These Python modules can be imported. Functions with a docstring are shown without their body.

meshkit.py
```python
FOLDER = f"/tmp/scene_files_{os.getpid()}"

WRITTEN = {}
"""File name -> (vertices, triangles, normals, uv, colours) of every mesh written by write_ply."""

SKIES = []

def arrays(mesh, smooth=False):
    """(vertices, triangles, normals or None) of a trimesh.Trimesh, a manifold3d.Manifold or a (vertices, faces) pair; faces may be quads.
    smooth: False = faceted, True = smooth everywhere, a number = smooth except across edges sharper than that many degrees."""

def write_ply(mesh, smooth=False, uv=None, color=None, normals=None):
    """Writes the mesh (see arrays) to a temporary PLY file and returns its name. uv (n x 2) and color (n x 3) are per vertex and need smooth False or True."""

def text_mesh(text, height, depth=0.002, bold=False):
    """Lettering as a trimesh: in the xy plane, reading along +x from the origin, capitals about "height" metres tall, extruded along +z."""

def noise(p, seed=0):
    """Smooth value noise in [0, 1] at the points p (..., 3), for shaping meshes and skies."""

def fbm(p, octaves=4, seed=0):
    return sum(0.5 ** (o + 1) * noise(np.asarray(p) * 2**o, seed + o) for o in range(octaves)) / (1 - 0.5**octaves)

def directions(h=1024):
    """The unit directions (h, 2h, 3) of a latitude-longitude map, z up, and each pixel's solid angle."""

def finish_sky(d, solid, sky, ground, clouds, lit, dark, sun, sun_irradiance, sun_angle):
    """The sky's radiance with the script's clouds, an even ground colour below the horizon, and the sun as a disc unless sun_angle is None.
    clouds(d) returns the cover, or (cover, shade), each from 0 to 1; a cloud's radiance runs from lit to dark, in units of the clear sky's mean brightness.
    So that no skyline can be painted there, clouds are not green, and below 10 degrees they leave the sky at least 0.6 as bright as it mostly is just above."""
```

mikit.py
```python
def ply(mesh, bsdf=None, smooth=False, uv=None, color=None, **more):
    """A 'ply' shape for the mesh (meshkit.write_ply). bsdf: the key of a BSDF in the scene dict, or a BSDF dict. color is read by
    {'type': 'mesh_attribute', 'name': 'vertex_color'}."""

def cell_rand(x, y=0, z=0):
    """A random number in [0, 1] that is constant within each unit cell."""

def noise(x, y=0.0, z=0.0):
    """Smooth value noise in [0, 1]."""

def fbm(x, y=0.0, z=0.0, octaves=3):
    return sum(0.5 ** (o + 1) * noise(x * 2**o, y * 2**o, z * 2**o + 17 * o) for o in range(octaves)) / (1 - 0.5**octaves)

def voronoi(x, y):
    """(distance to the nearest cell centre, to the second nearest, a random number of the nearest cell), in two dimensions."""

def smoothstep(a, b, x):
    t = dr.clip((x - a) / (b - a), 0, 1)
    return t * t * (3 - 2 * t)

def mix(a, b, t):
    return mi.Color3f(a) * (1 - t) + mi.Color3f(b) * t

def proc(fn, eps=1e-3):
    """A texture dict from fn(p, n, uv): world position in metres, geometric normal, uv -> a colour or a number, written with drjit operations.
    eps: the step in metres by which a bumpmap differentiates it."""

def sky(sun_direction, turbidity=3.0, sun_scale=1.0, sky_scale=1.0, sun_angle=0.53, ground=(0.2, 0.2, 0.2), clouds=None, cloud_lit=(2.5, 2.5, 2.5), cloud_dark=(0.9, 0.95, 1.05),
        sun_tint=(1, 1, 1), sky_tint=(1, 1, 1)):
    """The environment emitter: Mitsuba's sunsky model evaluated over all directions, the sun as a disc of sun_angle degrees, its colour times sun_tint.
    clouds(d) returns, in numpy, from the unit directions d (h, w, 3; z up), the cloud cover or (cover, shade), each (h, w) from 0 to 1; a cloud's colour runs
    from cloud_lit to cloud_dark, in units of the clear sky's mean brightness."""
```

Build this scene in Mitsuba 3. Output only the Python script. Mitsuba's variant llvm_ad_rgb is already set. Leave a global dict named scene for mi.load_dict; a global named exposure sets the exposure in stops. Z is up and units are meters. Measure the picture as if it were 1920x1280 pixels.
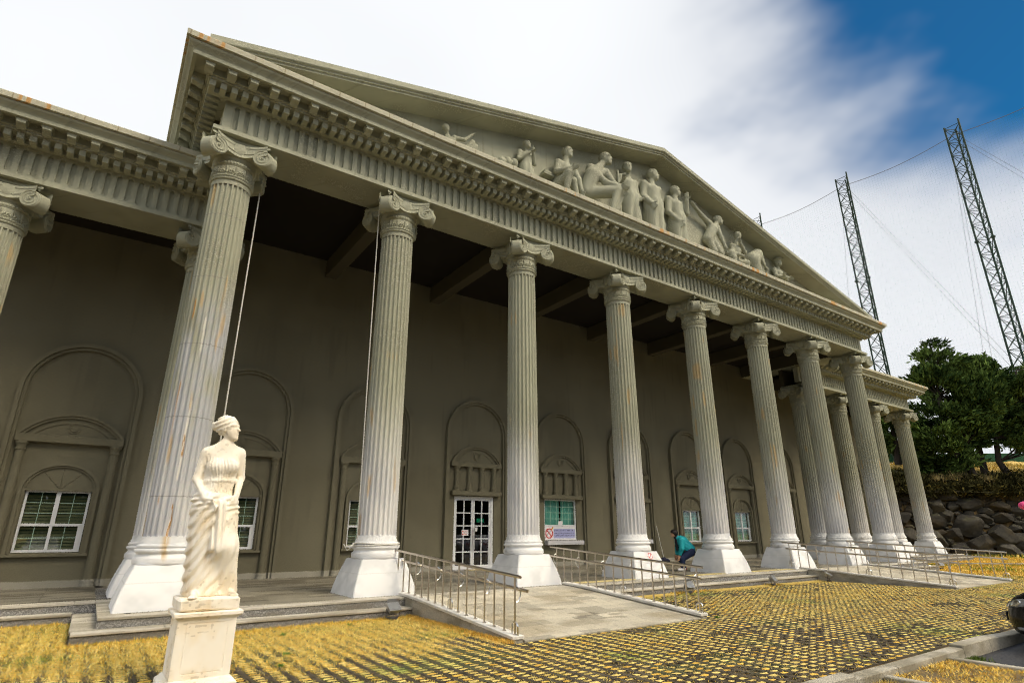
import math, random
import numpy as np, trimesh, shapely
import shapely.geometry as sg, shapely.affinity
import drjit as dr
import mitsuba as mi
import mikit, meshkit
from mikit import proc, noise, fbm, voronoi, cell_rand, smoothstep, mix
T4 = mi.ScalarTransform4f
rng = np.random.default_rng(7)
PI = math.pi

# ------------------------------------------------------------------ camera, sky, exposure
CAM = np.array([2.818, -12.627, 1.548]); F = 1071.31 / 1920.0
YAW, PITCH, ROLL = 0.61027, 0.32159, -0.001
FWD = np.array([math.sin(YAW) * math.cos(PITCH), math.cos(YAW) * math.cos(PITCH), math.sin(PITCH)])
RGT = np.cross(FWD, [0, 0, 1]); RGT /= np.linalg.norm(RGT); UPV = np.cross(RGT, FWD)
RGT, UPV = math.cos(ROLL) * RGT + math.sin(ROLL) * UPV, -math.sin(ROLL) * RGT + math.cos(ROLL) * UPV
exposure = 1.05

def clouds(d):
    # a thin overcast, brightest overhead, torn open high to the right; pale veils at the rim of the opening
    c = np.array([0.87, -0.06, 0.88]); c /= np.linalg.norm(c)
    ang = np.degrees(np.arccos(np.clip(d @ c, -1, 1)))
    n = meshkit.fbm(d * np.array([3.0, 3.0, 5.0]) + 4.0, 5, 3) - 0.5
    n2 = meshkit.fbm(d * np.array([9.0, 9.0, 14.0]) + 9.0, 4, 8) - 0.5
    t = np.clip((ang + 17 * n + 9 * n2 - 14.5) / 15.0, 0, 1)
    cover = t * t * (3 - 2 * t)
    s = np.clip(0.62 - 0.75 * np.clip(d[..., 2], 0, 1) + 0.8 * np.exp(-((ang - 22) / 7.0) ** 2) + 0.9 * (meshkit.fbm(d * 2.2 + 20, 4, 5) - 0.5), 0, 1)
    return 0.01 + 0.99 * cover, s

scene = {
    'camera': {'type': 'perspective', 'fov': 2 * math.degrees(math.atan(0.5 / F)), 'fov_axis': 'x', 'near_clip': 0.1, 'far_clip': 2000.0,
               'to_world': T4().look_at(origin=CAM.tolist(), target=(CAM + FWD).tolist(), up=UPV.tolist())},
    'sky': mikit.sky([0.35, -0.85, 1.0], turbidity=3, sun_scale=1.05, sun_angle=30, clouds=clouds, cloud_lit=(5.3, 5.4, 5.5), cloud_dark=(4.2, 4.35, 4.6),
                     sky_tint=(0.10, 1.0, 1.45), sun_tint=(0.97, 1.0, 0.99), ground=(0.15, 0.13, 0.09)),
}
labels = {}

# ------------------------------------------------------------------ helpers
def pix(p):
    q = (np.asarray(p, float) - CAM) @ np.stack([RGT, UPV, FWD]).T
    w = np.where(q[..., 2] > 0.05, q[..., 2], np.nan)
    return np.stack([0.5 + F * q[..., 0] / w, 1 / 3 - F * q[..., 1] / w, q[..., 2]], -1)      # in widths: x 0..1, y 0..0.667

_count = {}
def numbered(key):
    k = key
    if key in _count:
        _count[key] += 1; k = f'{key}_{_count[key]:03d}'
    else: _count[key] = 0
    return k
def lab(key, label=None, cat=None, group=None, kind=None):
    d = {k: v for k, v in (('label', label), ('category', cat), ('group', group), ('kind', kind)) if v}
    if d: labels[key] = d
def put(key, mesh, mat, smooth=False, label=None, cat=None, group=None, kind=None, color=None, tw=None):
    k = numbered(key)
    if isinstance(mesh, list): mesh = cat_(mesh)
    s = mesh if isinstance(mesh, dict) else mikit.ply(mesh, 'm_' + mat, smooth=smooth, color=color)
    if isinstance(mesh, dict) and mat: s = {**mesh, 'bsdf': {'type': 'ref', 'id': 'm_' + mat}}
    if tw is not None: s = {**s, 'to_world': tw}
    scene[k] = s
    lab(k, label, cat, group, kind)
    return k
def thing(key, label, cat, group=None, kind=None):
    k = numbered(key); lab(k, label, cat, group, kind); return k
def cat_(ms):
    vs, fs, n = [], [], 0
    for m in ms:
        v, f = (m.vertices, m.faces) if hasattr(m, 'vertices') else m
        vs.append(np.asarray(v, float)); fs.append(np.asarray(f, int) + n); n += len(v)
    return trimesh.Trimesh(np.vstack(vs), np.vstack(fs), process=False)
def box(x0, x1, y0, y1, z0, z1, b=0.0):
    x0, x1 = min(x0, x1), max(x0, x1); y0, y1 = min(y0, y1), max(y0, y1); z0, z1 = min(z0, z1), max(z0, z1)
    if b <= 0:
        m = trimesh.creation.box((x1 - x0, y1 - y0, z1 - z0)); m.apply_translation(((x0 + x1) / 2, (y0 + y1) / 2, (z0 + z1) / 2)); return m
    p = []
    for sx, x in ((1, x0), (-1, x1)):
        for sy, y in ((1, y0), (-1, y1)):
            for sz, z in ((1, z0), (-1, z1)):
                p += [(x, y + sy * b, z + sz * b), (x + sx * b, y, z + sz * b), (x + sx * b, y + sy * b, z)]
    return trimesh.convex.convex_hull(np.array(p))
def grid_faces(n, m, wrap_m=False):
    i, j = np.meshgrid(np.arange(n - 1), np.arange(m if wrap_m else m - 1), indexing='ij')
    a, b = i * m + j, i * m + (j + 1) % m
    c, d = (i + 1) * m + (j + 1) % m, (i + 1) * m + j
    return np.vstack([np.stack([a, b, c], -1).reshape(-1, 3), np.stack([a, c, d], -1).reshape(-1, 3)])
def gridmesh(P, wrap=False, flip=False):
    n, m = P.shape[:2]; f = grid_faces(n, m, wrap)
    return trimesh.Trimesh(P.reshape(-1, 3), f[:, ::-1] if flip else f, process=False)
def lathe(prof, n=24, cap=True):
    prof = [tuple(p) for p in prof]
    if cap: prof = [(1e-4, prof[0][1])] + prof + [(1e-4, prof[-1][1])]
    r, z = np.array(prof).T; a = np.arange(n) * 2 * PI / n
    P = np.stack([r[:, None] * np.cos(a), r[:, None] * np.sin(a), np.repeat(z[:, None], n, 1)], -1)
    return gridmesh(P, True)
def tube(pts, r, n=8, caps=True):
    p = np.asarray(pts, float); r = np.broadcast_to(r, (len(p),)).astype(float)
    t = np.gradient(p, axis=0); t /= np.linalg.norm(t, axis=1, keepdims=True) + 1e-12
    up = np.array([0, 0, 1.0]) if abs(t[0, 2]) < 0.9 else np.array([1.0, 0, 0])
    a = np.cross(t[0], up); a /= np.linalg.norm(a); A = []
    for k in t:
        a = a - k * (a @ k); a /= np.linalg.norm(a); A.append(a)
    A = np.array(A); B = np.cross(t, A); g = np.arange(n) * 2 * PI / n
    P = p[:, None] + r[:, None, None] * (np.cos(g)[None, :, None] * A[:, None] + np.sin(g)[None, :, None] * B[:, None])
    if caps: P = np.concatenate([np.repeat(p[:1, None], n, 1), P, np.repeat(p[-1:, None], n, 1)])
    return gridmesh(P, True)
def extr(poly, h, M=None):
    ms = [trimesh.creation.extrude_polygon(g, h, engine='earcut') for g in getattr(poly, 'geoms', [poly]) if g.area > 1e-9]
    m = cat_(ms)
    if M is not None: m.apply_transform(M)
    return m
def XZ(y):            # a drawing in (x, z) extruded from y towards -y
    return np.array([[1, 0, 0, 0], [0, 0, -1, y], [0, 1, 0, 0], [0, 0, 0, 1.0]])
def mv(m, x=0, y=0, z=0, rz=0, s=None):
    m = m.copy()
    if s is not None: m.apply_scale(s)
    if rz: m.apply_transform(trimesh.transformations.rotation_matrix(rz, [0, 0, 1]))
    m.apply_translation((x, y, z)); return m
def arch_poly(hw, spring, rise, bottom, n=28):
    a = np.linspace(0, PI, n)
    return sg.Polygon([(-hw, bottom)] + [(-hw, spring)][:0] + [(-hw * math.cos(t), spring + rise * math.sin(t)) for t in a] + [(hw, bottom)])

# ------------------------------------------------------------------ signed-distance modelling (bodies, statues, boulders)
def surface_nets(f, lo, hi, h):
    lo = np.array(lo, float); n = np.ceil((np.array(hi) - lo) / h).astype(int) + 1
    ax = [lo[k] + h * np.arange(n[k]) for k in range(3)]
    X, Y, Z = np.meshgrid(*ax, indexing='ij')
    V = f(X, Y, Z)
    acc = np.zeros(tuple(n - 1) + (3,)); cnt = np.zeros(tuple(n - 1)); s = V < 0
    for axis in range(3):
        others = [k for k in range(3) if k != axis]
        a = [slice(None)] * 3; b = [slice(None)] * 3; a[axis] = slice(0, -1); b[axis] = slice(1, None)
        v0, v1 = V[tuple(a)], V[tuple(b)]; cr = (v0 < 0) != (v1 < 0)
        t = np.where(cr, v0 / np.where(cr, v0 - v1, 1), 0)
        for d0 in (0, 1):
            for d1 in (0, 1):
                src = [slice(None)] * 3; src[others[0]] = slice(d0, n[others[0]] - 1 + d0); src[others[1]] = slice(d1, n[others[1]] - 1 + d1)
                c = cr[tuple(src)]; cnt += c
                acc[..., axis] += np.where(c, t[tuple(src)], 0); acc[..., others[0]] += c * d0; acc[..., others[1]] += c * d1
    act = cnt > 0; idx = -np.ones(act.shape, int); idx[act] = np.arange(act.sum())
    ijk = np.stack(np.nonzero(act), -1)
    verts = lo + h * (ijk + acc[act] / cnt[act][:, None]); quads = []
    for axis in range(3):
        u, v = (axis + 1) % 3, (axis + 2) % 3
        a = [slice(None)] * 3; b = [slice(None)] * 3; a[axis] = slice(0, -1); b[axis] = slice(1, None)
        s0, s1 = s[tuple(a)], s[tuple(b)]; E = np.stack(np.nonzero(s0 != s1), -1)
        E = E[(E[:, u] > 0) & (E[:, v] > 0) & (E[:, u] < n[u] - 1) & (E[:, v] < n[v] - 1)]
        if not len(E): continue
        du, dv = np.eye(3, dtype=int)[u], np.eye(3, dtype=int)[v]
        q = np.stack([idx[tuple((E - du - dv).T)], idx[tuple((E - dv).T)], idx[tuple(E.T)], idx[tuple((E - du).T)]], -1)
        fl = s0[tuple(E.T)]; q[~fl] = q[~fl][:, ::-1]; quads.append(q)
    q = np.vstack(quads)
    return trimesh.Trimesh(verts, np.vstack([q[:, [0, 1, 2]], q[:, [0, 2, 3]]]), process=False)
def taubin(m, it=1):
    f = m.faces; n = len(m.vertices); e = np.vstack([f[:, [0, 1]], f[:, [1, 2]], f[:, [2, 0]]]); e = np.unique(np.sort(e, 1), axis=0)
    v = np.array(m.vertices); deg = np.bincount(e.ravel(), minlength=n)[:, None].clip(1)
    for _ in range(it):
        for l in (0.5, -0.52):
            a = np.zeros_like(v); np.add.at(a, e[:, 0], v[e[:, 1]]); np.add.at(a, e[:, 1], v[e[:, 0]]); v = v + l * (a / deg - v)
    m.vertices = v; return m
def smin(a, b, k):
    h = np.clip(0.5 + 0.5 * (b - a) / k, 0, 1); return b + (a - b) * h - k * h * (1 - h)
def cone(X, Y, Z, a, b, ra, rb):
    a, b = np.array(a, float), np.array(b, float); d = b - a; L = d @ d + 1e-12
    t = np.clip(((X - a[0]) * d[0] + (Y - a[1]) * d[1] + (Z - a[2]) * d[2]) / L, 0, 1)
    return np.sqrt((X - a[0] - t * d[0]) ** 2 + (Y - a[1] - t * d[1]) ** 2 + (Z - a[2] - t * d[2]) ** 2) - (ra + (rb - ra) * t)
def ell(X, Y, Z, c, r):
    k = np.sqrt(((X - c[0]) / r[0]) ** 2 + ((Y - c[1]) / r[1]) ** 2 + ((Z - c[2]) / r[2]) ** 2)
    return (k - 1) * min(r)
def blend(X, Y, Z, prims, k):
    d = None
    for p in prims:
        e = cone(X, Y, Z, *p[1:5]) if p[0] == 'c' else ell(X, Y, Z, p[1], p[2])
        d = e if d is None else smin(d, e, p[5] if len(p) > 5 and p[0] == 'c' else k)
    return d
def headf(X, Y, Z, c, s, yaw, tilt=0.0, hair=True, face=True):
    """A head of height s round c, facing -y turned by yaw (towards +x for yaw > 0) and nodded by tilt."""
    x, y, z = (X - c[0]) / s, (Y - c[1]) / s, (Z - c[2]) / s
    ca, sa = math.cos(yaw), math.sin(yaw); x, y = ca * x + sa * y, -sa * x + ca * y
    ct, st = math.cos(tilt), math.sin(tilt); y, z = ct * y - st * z, st * y + ct * z
    d = ell(x, y, z, (0, 0.06, 0.12), (0.33, 0.40, 0.37))
    d = smin(d, ell(x, y, z, (0, -0.08, -0.12), (0.27, 0.28, 0.36)), 0.10)
    d = smin(d, ell(x, y, z, (0, -0.22, -0.40), (0.13, 0.11, 0.09)), 0.10)
    if face:
        d = smin(d, cone(x, y, z, (0, -0.335, 0.08), (0, -0.425, -0.10), 0.028, 0.052), 0.05)
        d = smin(d, ell(x, y, z, (0, -0.30, 0.10), (0.24, 0.07, 0.04)), 0.05)
        for sx in (-1, 1):
            d = -smin(-d, ell(x, y, z, (sx * 0.125, -0.375, 0.035), (0.085, 0.08, 0.045)), 0.03)
            d = smin(d, ell(x, y, z, (sx * 0.12, -0.285, 0.03), (0.06, 0.05, 0.035)), 0.015)
            d = smin(d, ell(x, y, z, (sx * 0.325, 0.03, -0.03), (0.045, 0.09, 0.13)), 0.03)
        d = smin(d, ell(x, y, z, (0, -0.335, -0.205), (0.09, 0.05, 0.025)), 0.02)
        d = smin(d, ell(x, y, z, (0, -0.325, -0.26), (0.075, 0.05, 0.025)), 0.02)
    if hair:
        w = 0.022 * np.sin(38 * z + 9 * y + 14 * np.abs(x)) + 0.015 * np.sin(55 * y + 20 * z)
        hr = np.maximum(ell(x, y, z, (0, 0.09, 0.15), (0.385, 0.45, 0.42)) + w, -(0.55 * (y + 0.30) + 0.95 * (z - 0.10) + 0.45 * np.abs(x) - 0.09) * 0.7)
        d = smin(d, hr, 0.03)
    return d * s
def hand_prims(w, dirv, side, s, curl=0.5):
    """Palm and five fingers from the wrist w along dirv; side = unit vector towards the thumb."""
    w, dv, sd = np.array(w, float), np.array(dirv, float), np.array(side, float)
    dv /= np.linalg.norm(dv); sd -= dv * (sd @ dv); sd /= np.linalg.norm(sd); nr = np.cross(dv, sd)
    P = []
    for q, L in zip((-0.034, -0.011, 0.012, 0.034), (0.062, 0.078, 0.084, 0.074)):
        k0 = w + s * (dv * 0.095 + sd * q); k1 = k0 + s * L * (dv * (1 - 0.4 * curl) + nr * 0.55 * curl); k2 = k1 + s * L * 0.6 * (dv * (1 - curl) + nr * 0.9 * curl)
        P += [('c', w + s * sd * q * 0.5, k0, 0.018 * s, 0.013 * s, 0.012 * s), ('c', k0, k1, 0.0115 * s, 0.0095 * s, 0.006 * s), ('c', k1, k2, 0.0095 * s, 0.008 * s, 0.006 * s)]
    t0 = w + s * (dv * 0.03 + sd * 0.03); t1 = t0 + s * (dv * 0.04 + sd * 0.035 + nr * 0.01)
    P += [('c', t0, t1, 0.014 * s, 0.011 * s, 0.01 * s), ('c', t1, t1 + s * (dv * 0.035 + sd * 0.004 + nr * 0.012), 0.011 * s, 0.009 * s, 0.008 * s)]
    return P

# ------------------------------------------------------------------ materials
def mat(key, color, rough=0.7, bump=None, bscale=0.0, eps=2e-3, **kw):
    c = proc(color) if callable(color) else {'type': 'rgb', 'value': list(color)}
    b = {'type': 'principled', 'base_color': c, 'roughness': rough, 'specular': kw.pop('specular', 0.4), **kw}
    if bump is not None: b = {'type': 'bumpmap', 'arbitrary': proc(bump, eps), 'scale': bscale, 'nested': b}
    scene['m_' + key] = {'type': 'twosided', 'nested': b}
def grime(p, s=1.0):
    return fbm(p.x * 1.3 * s, p.y * 1.3 * s, p.z * 0.5 * s, 4)
def streak(p, f=9.0):
    return noise((p.x + p.y * 0.7) * f, 3.1, p.z * 0.55) * noise((p.x + p.y) * f * 2.7, 8.7, p.z * 0.9)
def c_paint(p, n, uv):
    g = grime(p); s = streak(p)
    c = mix((0.345, 0.350, 0.262), (0.268, 0.270, 0.196), smoothstep(0.35, 0.75, g))
    c = mix(c, (0.225, 0.22, 0.15), 0.6 * smoothstep(0.38, 0.75, s))
    return mix(c, (0.56, 0.545, 0.45), 0.5 * smoothstep(0.55, 0.8, noise(p.x * 40, p.y * 40, p.z * 40)) * smoothstep(0.5, 0.7, g))
mat('facade_paint', c_paint, 0.75)
def c_crown(p, n, uv):
    c = c_paint(p, n, uv)
    u = (p.x + p.y)
    r = smoothstep(0.66, 0.80, noise(u * 5.5, 2.0, 0.0) * 0.55 + 0.45 * noise(u * 0.7, 7.0, 0.0)) * smoothstep(0.25, 0.6, noise(u * 14, 1.0, p.z * 3))
    c = mix(c, (0.60, 0.55, 0.43), 0.35)
    j = smoothstep(0.465, 0.49, dr.abs(u / 0.62 - dr.floor(u / 0.62) - 0.5))
    c = mix(c, (0.22, 0.17, 0.10), 0.7 * j)
    return mix(c, (0.46, 0.23, 0.055), 0.85 * r)
mat('crown_paint', c_crown, 0.8)
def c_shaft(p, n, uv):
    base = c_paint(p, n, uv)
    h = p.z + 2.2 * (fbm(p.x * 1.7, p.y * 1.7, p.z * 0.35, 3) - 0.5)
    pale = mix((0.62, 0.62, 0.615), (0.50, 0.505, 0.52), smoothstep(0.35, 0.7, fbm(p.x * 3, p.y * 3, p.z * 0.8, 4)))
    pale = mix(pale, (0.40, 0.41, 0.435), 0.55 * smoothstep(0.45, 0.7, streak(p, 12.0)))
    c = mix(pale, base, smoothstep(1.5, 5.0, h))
    # the nearest column's paint is cracked and rust runs from it
    near = smoothstep(1.2, 0.6, dr.sqrt(dr.square(p.x - 4) + dr.square(p.y)))
    c = mix(c, (0.40, 0.415, 0.45), near * 0.8 * smoothstep(0.3, 0.6, fbm(p.x * 4, p.y * 4, p.z * 0.7, 3)) * smoothstep(7.0, 5.0, p.z))
    front = dr.select(p.y < 0, 1.0, 0.0) * near
    a = p.x - 3.93 + 0.03 * (noise(p.z * 4.0) - 0.5)
    r = front * smoothstep(0.026, 0.008, dr.abs(a)) * smoothstep(7.2, 6.6, p.z)
    c = mix(c, (0.66, 0.64, 0.58), 0.8 * r * smoothstep(0.40, 0.5, noise(p.z * 1.9 + 3)))
    c = mix(c, (0.38, 0.185, 0.03), 0.9 * r * smoothstep(0.50, 0.60, noise(p.z * 2.6 + 5)) * smoothstep(0.2, 0.5, noise(p.x * 60, p.z * 9)))
    a2 = p.x - 3.70 + 0.02 * (noise(p.z * 3.3 + 9) - 0.5)
    c = mix(c, (0.36, 0.18, 0.035), 0.85 * front * smoothstep(0.018, 0.006, dr.abs(a2)) * smoothstep(0.56, 0.66, noise(p.z * 1.9 + 2)) * smoothstep(7.4, 6.8, p.z))
    c = mix(c, (0.20, 0.195, 0.19), 0.6 * near * smoothstep(0.010, 0.003, dr.abs(p.z / 1.45 - dr.floor(p.z / 1.45) - 0.5 + 0.01 * noise(p.x * 12, p.y * 12))))
    ov = smoothstep(0.74, 0.80, noise(p.x * 11, p.y * 11, p.z * 0.7)) * smoothstep(0.5, 0.7, noise(p.x * 3, p.y * 3, p.z * 2.0))
    return mix(c, (0.48, 0.32, 0.12), 0.55 * ov)
mat('shaft_paint', c_shaft, 0.7)
def c_plinth(p, n, uv):
    g = fbm(p.x * 2.1, p.y * 2.1, p.z * 2.1, 4)
    c = mix((0.74, 0.75, 0.76), (0.61, 0.625, 0.635), smoothstep(0.42, 0.68, g))
    c = mix(c, (0.57, 0.575, 0.565), 0.5 * smoothstep(0.012, 0.004, dr.abs(p.z - 0.74 - 0.004 * noise(p.x * 9, p.y * 9))))
    ru = smoothstep(0.09, 0.0, dr.abs(p.x - 3.92)) * dr.select((p.x < 4.6) & (p.y < 0), 1.0, 0.0) * smoothstep(1.0, 1.2, p.z) * smoothstep(0.3, 0.6, noise(p.x * 30, p.z * 7))
    return mix(c, (0.52, 0.34, 0.10), 0.75 * ru)
mat('plinth_paint', c_plinth, 0.6)
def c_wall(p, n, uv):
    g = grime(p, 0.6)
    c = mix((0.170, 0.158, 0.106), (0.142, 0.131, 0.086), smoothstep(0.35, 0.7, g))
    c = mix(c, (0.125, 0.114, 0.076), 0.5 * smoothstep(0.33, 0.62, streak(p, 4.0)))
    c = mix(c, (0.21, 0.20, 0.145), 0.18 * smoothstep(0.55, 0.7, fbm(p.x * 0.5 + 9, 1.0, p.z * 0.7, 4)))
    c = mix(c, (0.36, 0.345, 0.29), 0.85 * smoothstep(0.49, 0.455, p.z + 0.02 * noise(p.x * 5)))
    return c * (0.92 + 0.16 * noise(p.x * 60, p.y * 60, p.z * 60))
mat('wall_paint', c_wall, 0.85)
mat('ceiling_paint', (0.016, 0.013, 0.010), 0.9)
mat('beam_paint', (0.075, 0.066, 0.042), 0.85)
def speck(p, f=130.0):
    return cell_rand(dr.floor(p.x * f), dr.floor(p.y * f), dr.floor(p.z * f))
def c_granite(p, n, uv):
    s = speck(p, 90.0)
    c = mix((0.20, 0.197, 0.19), (0.09, 0.088, 0.085), smoothstep(0.62, 0.64, s))
    c = mix(c, (0.38, 0.375, 0.36), smoothstep(0.22, 0.20, s))
    return mix(c, (0.14, 0.125, 0.095), 0.75 * smoothstep(0.42, 0.66, fbm(p.x * 1.4, p.y * 1.4, p.z * 6, 4)))
mat('granite', c_granite, 0.65)
def c_slab(p, n, uv):
    t = cell_rand(dr.floor((p.x - 3.13) / 0.9 + 50), dr.floor((p.y + 1.16) / 0.6 + 50), 3)
    g = fbm(p.x * 1.1, p.y * 3.2, 2.0, 4)
    c = mix((0.205, 0.19, 0.15), (0.13, 0.117, 0.088), smoothstep(0.36, 0.66, g))
    c = c * (0.86 + 0.28 * t)
    return c * (0.9 + 0.2 * noise(p.x * 55, p.y * 55, p.z * 55))
mat('stone_slab', c_slab, 0.42)
def c_nosing(p, n, uv):
    c = mix((0.47, 0.445, 0.38), (0.30, 0.275, 0.215), smoothstep(0.36, 0.66, fbm(p.x * 0.8, p.y * 5.0, 2.0, 4)))
    return c * (0.85 + 0.3 * noise(p.x * 50, p.y * 50, p.z * 50))
mat('nosing_stone', c_nosing, 0.5)
def c_ramp(p, n, uv):
    t = cell_rand(dr.floor(p.x / 0.6), dr.floor(p.y / 0.3), 5)
    c = mix((0.44, 0.405, 0.32), (0.33, 0.29, 0.21), smoothstep(0.38, 0.68, fbm(p.x * 1.0, p.y * 1.8, 6.0, 4)))
    c = mix(c, (0.20, 0.175, 0.13), 0.6 * smoothstep(0.70, 0.76, fbm(p.x * 1.3 + 8, p.y * 2.6, 1.0, 3)))
    return c * (0.76 + 0.44 * t) * (0.86 + 0.28 * noise(p.x * 70, p.y * 70))
mat('ramp_stone', c_ramp, 0.6)
def c_kerb(p, n, uv):
    return mix((0.66, 0.645, 0.60), (0.52, 0.50, 0.45), smoothstep(0.4, 0.7, fbm(p.x * 3, p.y * 3, p.z * 3, 4)))
mat('kerb_stone', c_kerb, 0.7)
def c_conc(p, n, uv):
    c = mix((0.35, 0.325, 0.265), (0.22, 0.20, 0.15), smoothstep(0.38, 0.66, fbm(p.x * 2.3, p.y * 2.3, p.z * 5, 4)))
    return c * (0.84 + 0.32 * noise(p.x * 45, p.y * 45, p.z * 45))
mat('concrete', c_conc, 0.85)
def c_paver(p, n, uv):
    t = cell_rand(dr.floor(p.x / 0.211), dr.floor(p.y / 0.115), 9)
    c = mix((0.082, 0.067, 0.044), (0.056, 0.046, 0.030), smoothstep(0.35, 0.65, fbm(p.x * 0.9, p.y * 0.9, 4.0, 3)))
    c = mix(c, (0.075, 0.085, 0.035), 0.6 * smoothstep(0.55, 0.72, fbm(p.x * 1.6 + 4, p.y * 1.6, 8.0, 3)))
    return c * (0.75 + 0.5 * t) * (0.8 + 0.4 * noise(p.x * 70, p.y * 70, p.z * 70))
mat('paver', c_paver, 0.85)
def c_soil(p, n, uv):
    return mix((0.10, 0.075, 0.04), (0.19, 0.125, 0.045), smoothstep(0.35, 0.65, fbm(p.x * 3, p.y * 3, 0.0, 4)))
mat('soil', c_soil, 0.95)
def c_lawn(p, n, uv):
    c = mix((0.40, 0.28, 0.065), (0.30, 0.23, 0.065), smoothstep(0.4, 0.62, fbm(p.x * 0.5, p.y * 0.9, 0.0, 4)))
    c = mix(c, (0.16, 0.19, 0.035), smoothstep(0.56, 0.70, fbm(p.x * 0.33 + 5, p.y * 0.6, 3.0, 4)))
    return c * (0.7 + 0.6 * noise(p.x * 9, p.y * 9))
mat('lawn', c_lawn, 0.95)
def c_hill(p, n, uv):
    c = mix((0.035, 0.030, 0.013), (0.065, 0.058, 0.020), smoothstep(0.4, 0.62, fbm(p.x * 0.9, p.y * 0.9, 0.0, 4)))
    return mix(c, (0.42, 0.29, 0.085), smoothstep(6.0, 6.9, p.z + 2.2 * (fbm(p.x * 0.5, p.y * 0.5, 5.0, 3) - 0.5)))
mat('hill', c_hill, 0.95)
def c_marble(p, n, uv):
    g = fbm(p.x * 5, p.y * 5, p.z * 3, 4)
    c = mix((0.86, 0.815, 0.715), (0.80, 0.715, 0.56), smoothstep(0.42, 0.72, g))
    c = mix(c, (0.66, 0.50, 0.28), 0.42 * smoothstep(0.50, 0.72, fbm(p.x * 12 + 3, p.y * 12, p.z * 1.6, 4)) * smoothstep(2.1, 1.3, p.z) * smoothstep(0.55, 0.85, p.z))
    return mix(c, (0.42, 0.36, 0.26), 0.5 * smoothstep(0.70, 0.76, noise(p.x * 33, p.y * 33, p.z * 33)) * smoothstep(0.5, 0.65, g))
mat('marble', c_marble, 0.6)
def c_asph(p, n, uv):
    return mix((0.028, 0.028, 0.031), (0.045, 0.044, 0.045), speck(p, 60.0)) * (0.75 + 0.5 * fbm(p.x * 1.5, p.y * 1.5, 0.0, 3))
mat('asphalt', c_asph, 0.55)
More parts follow.
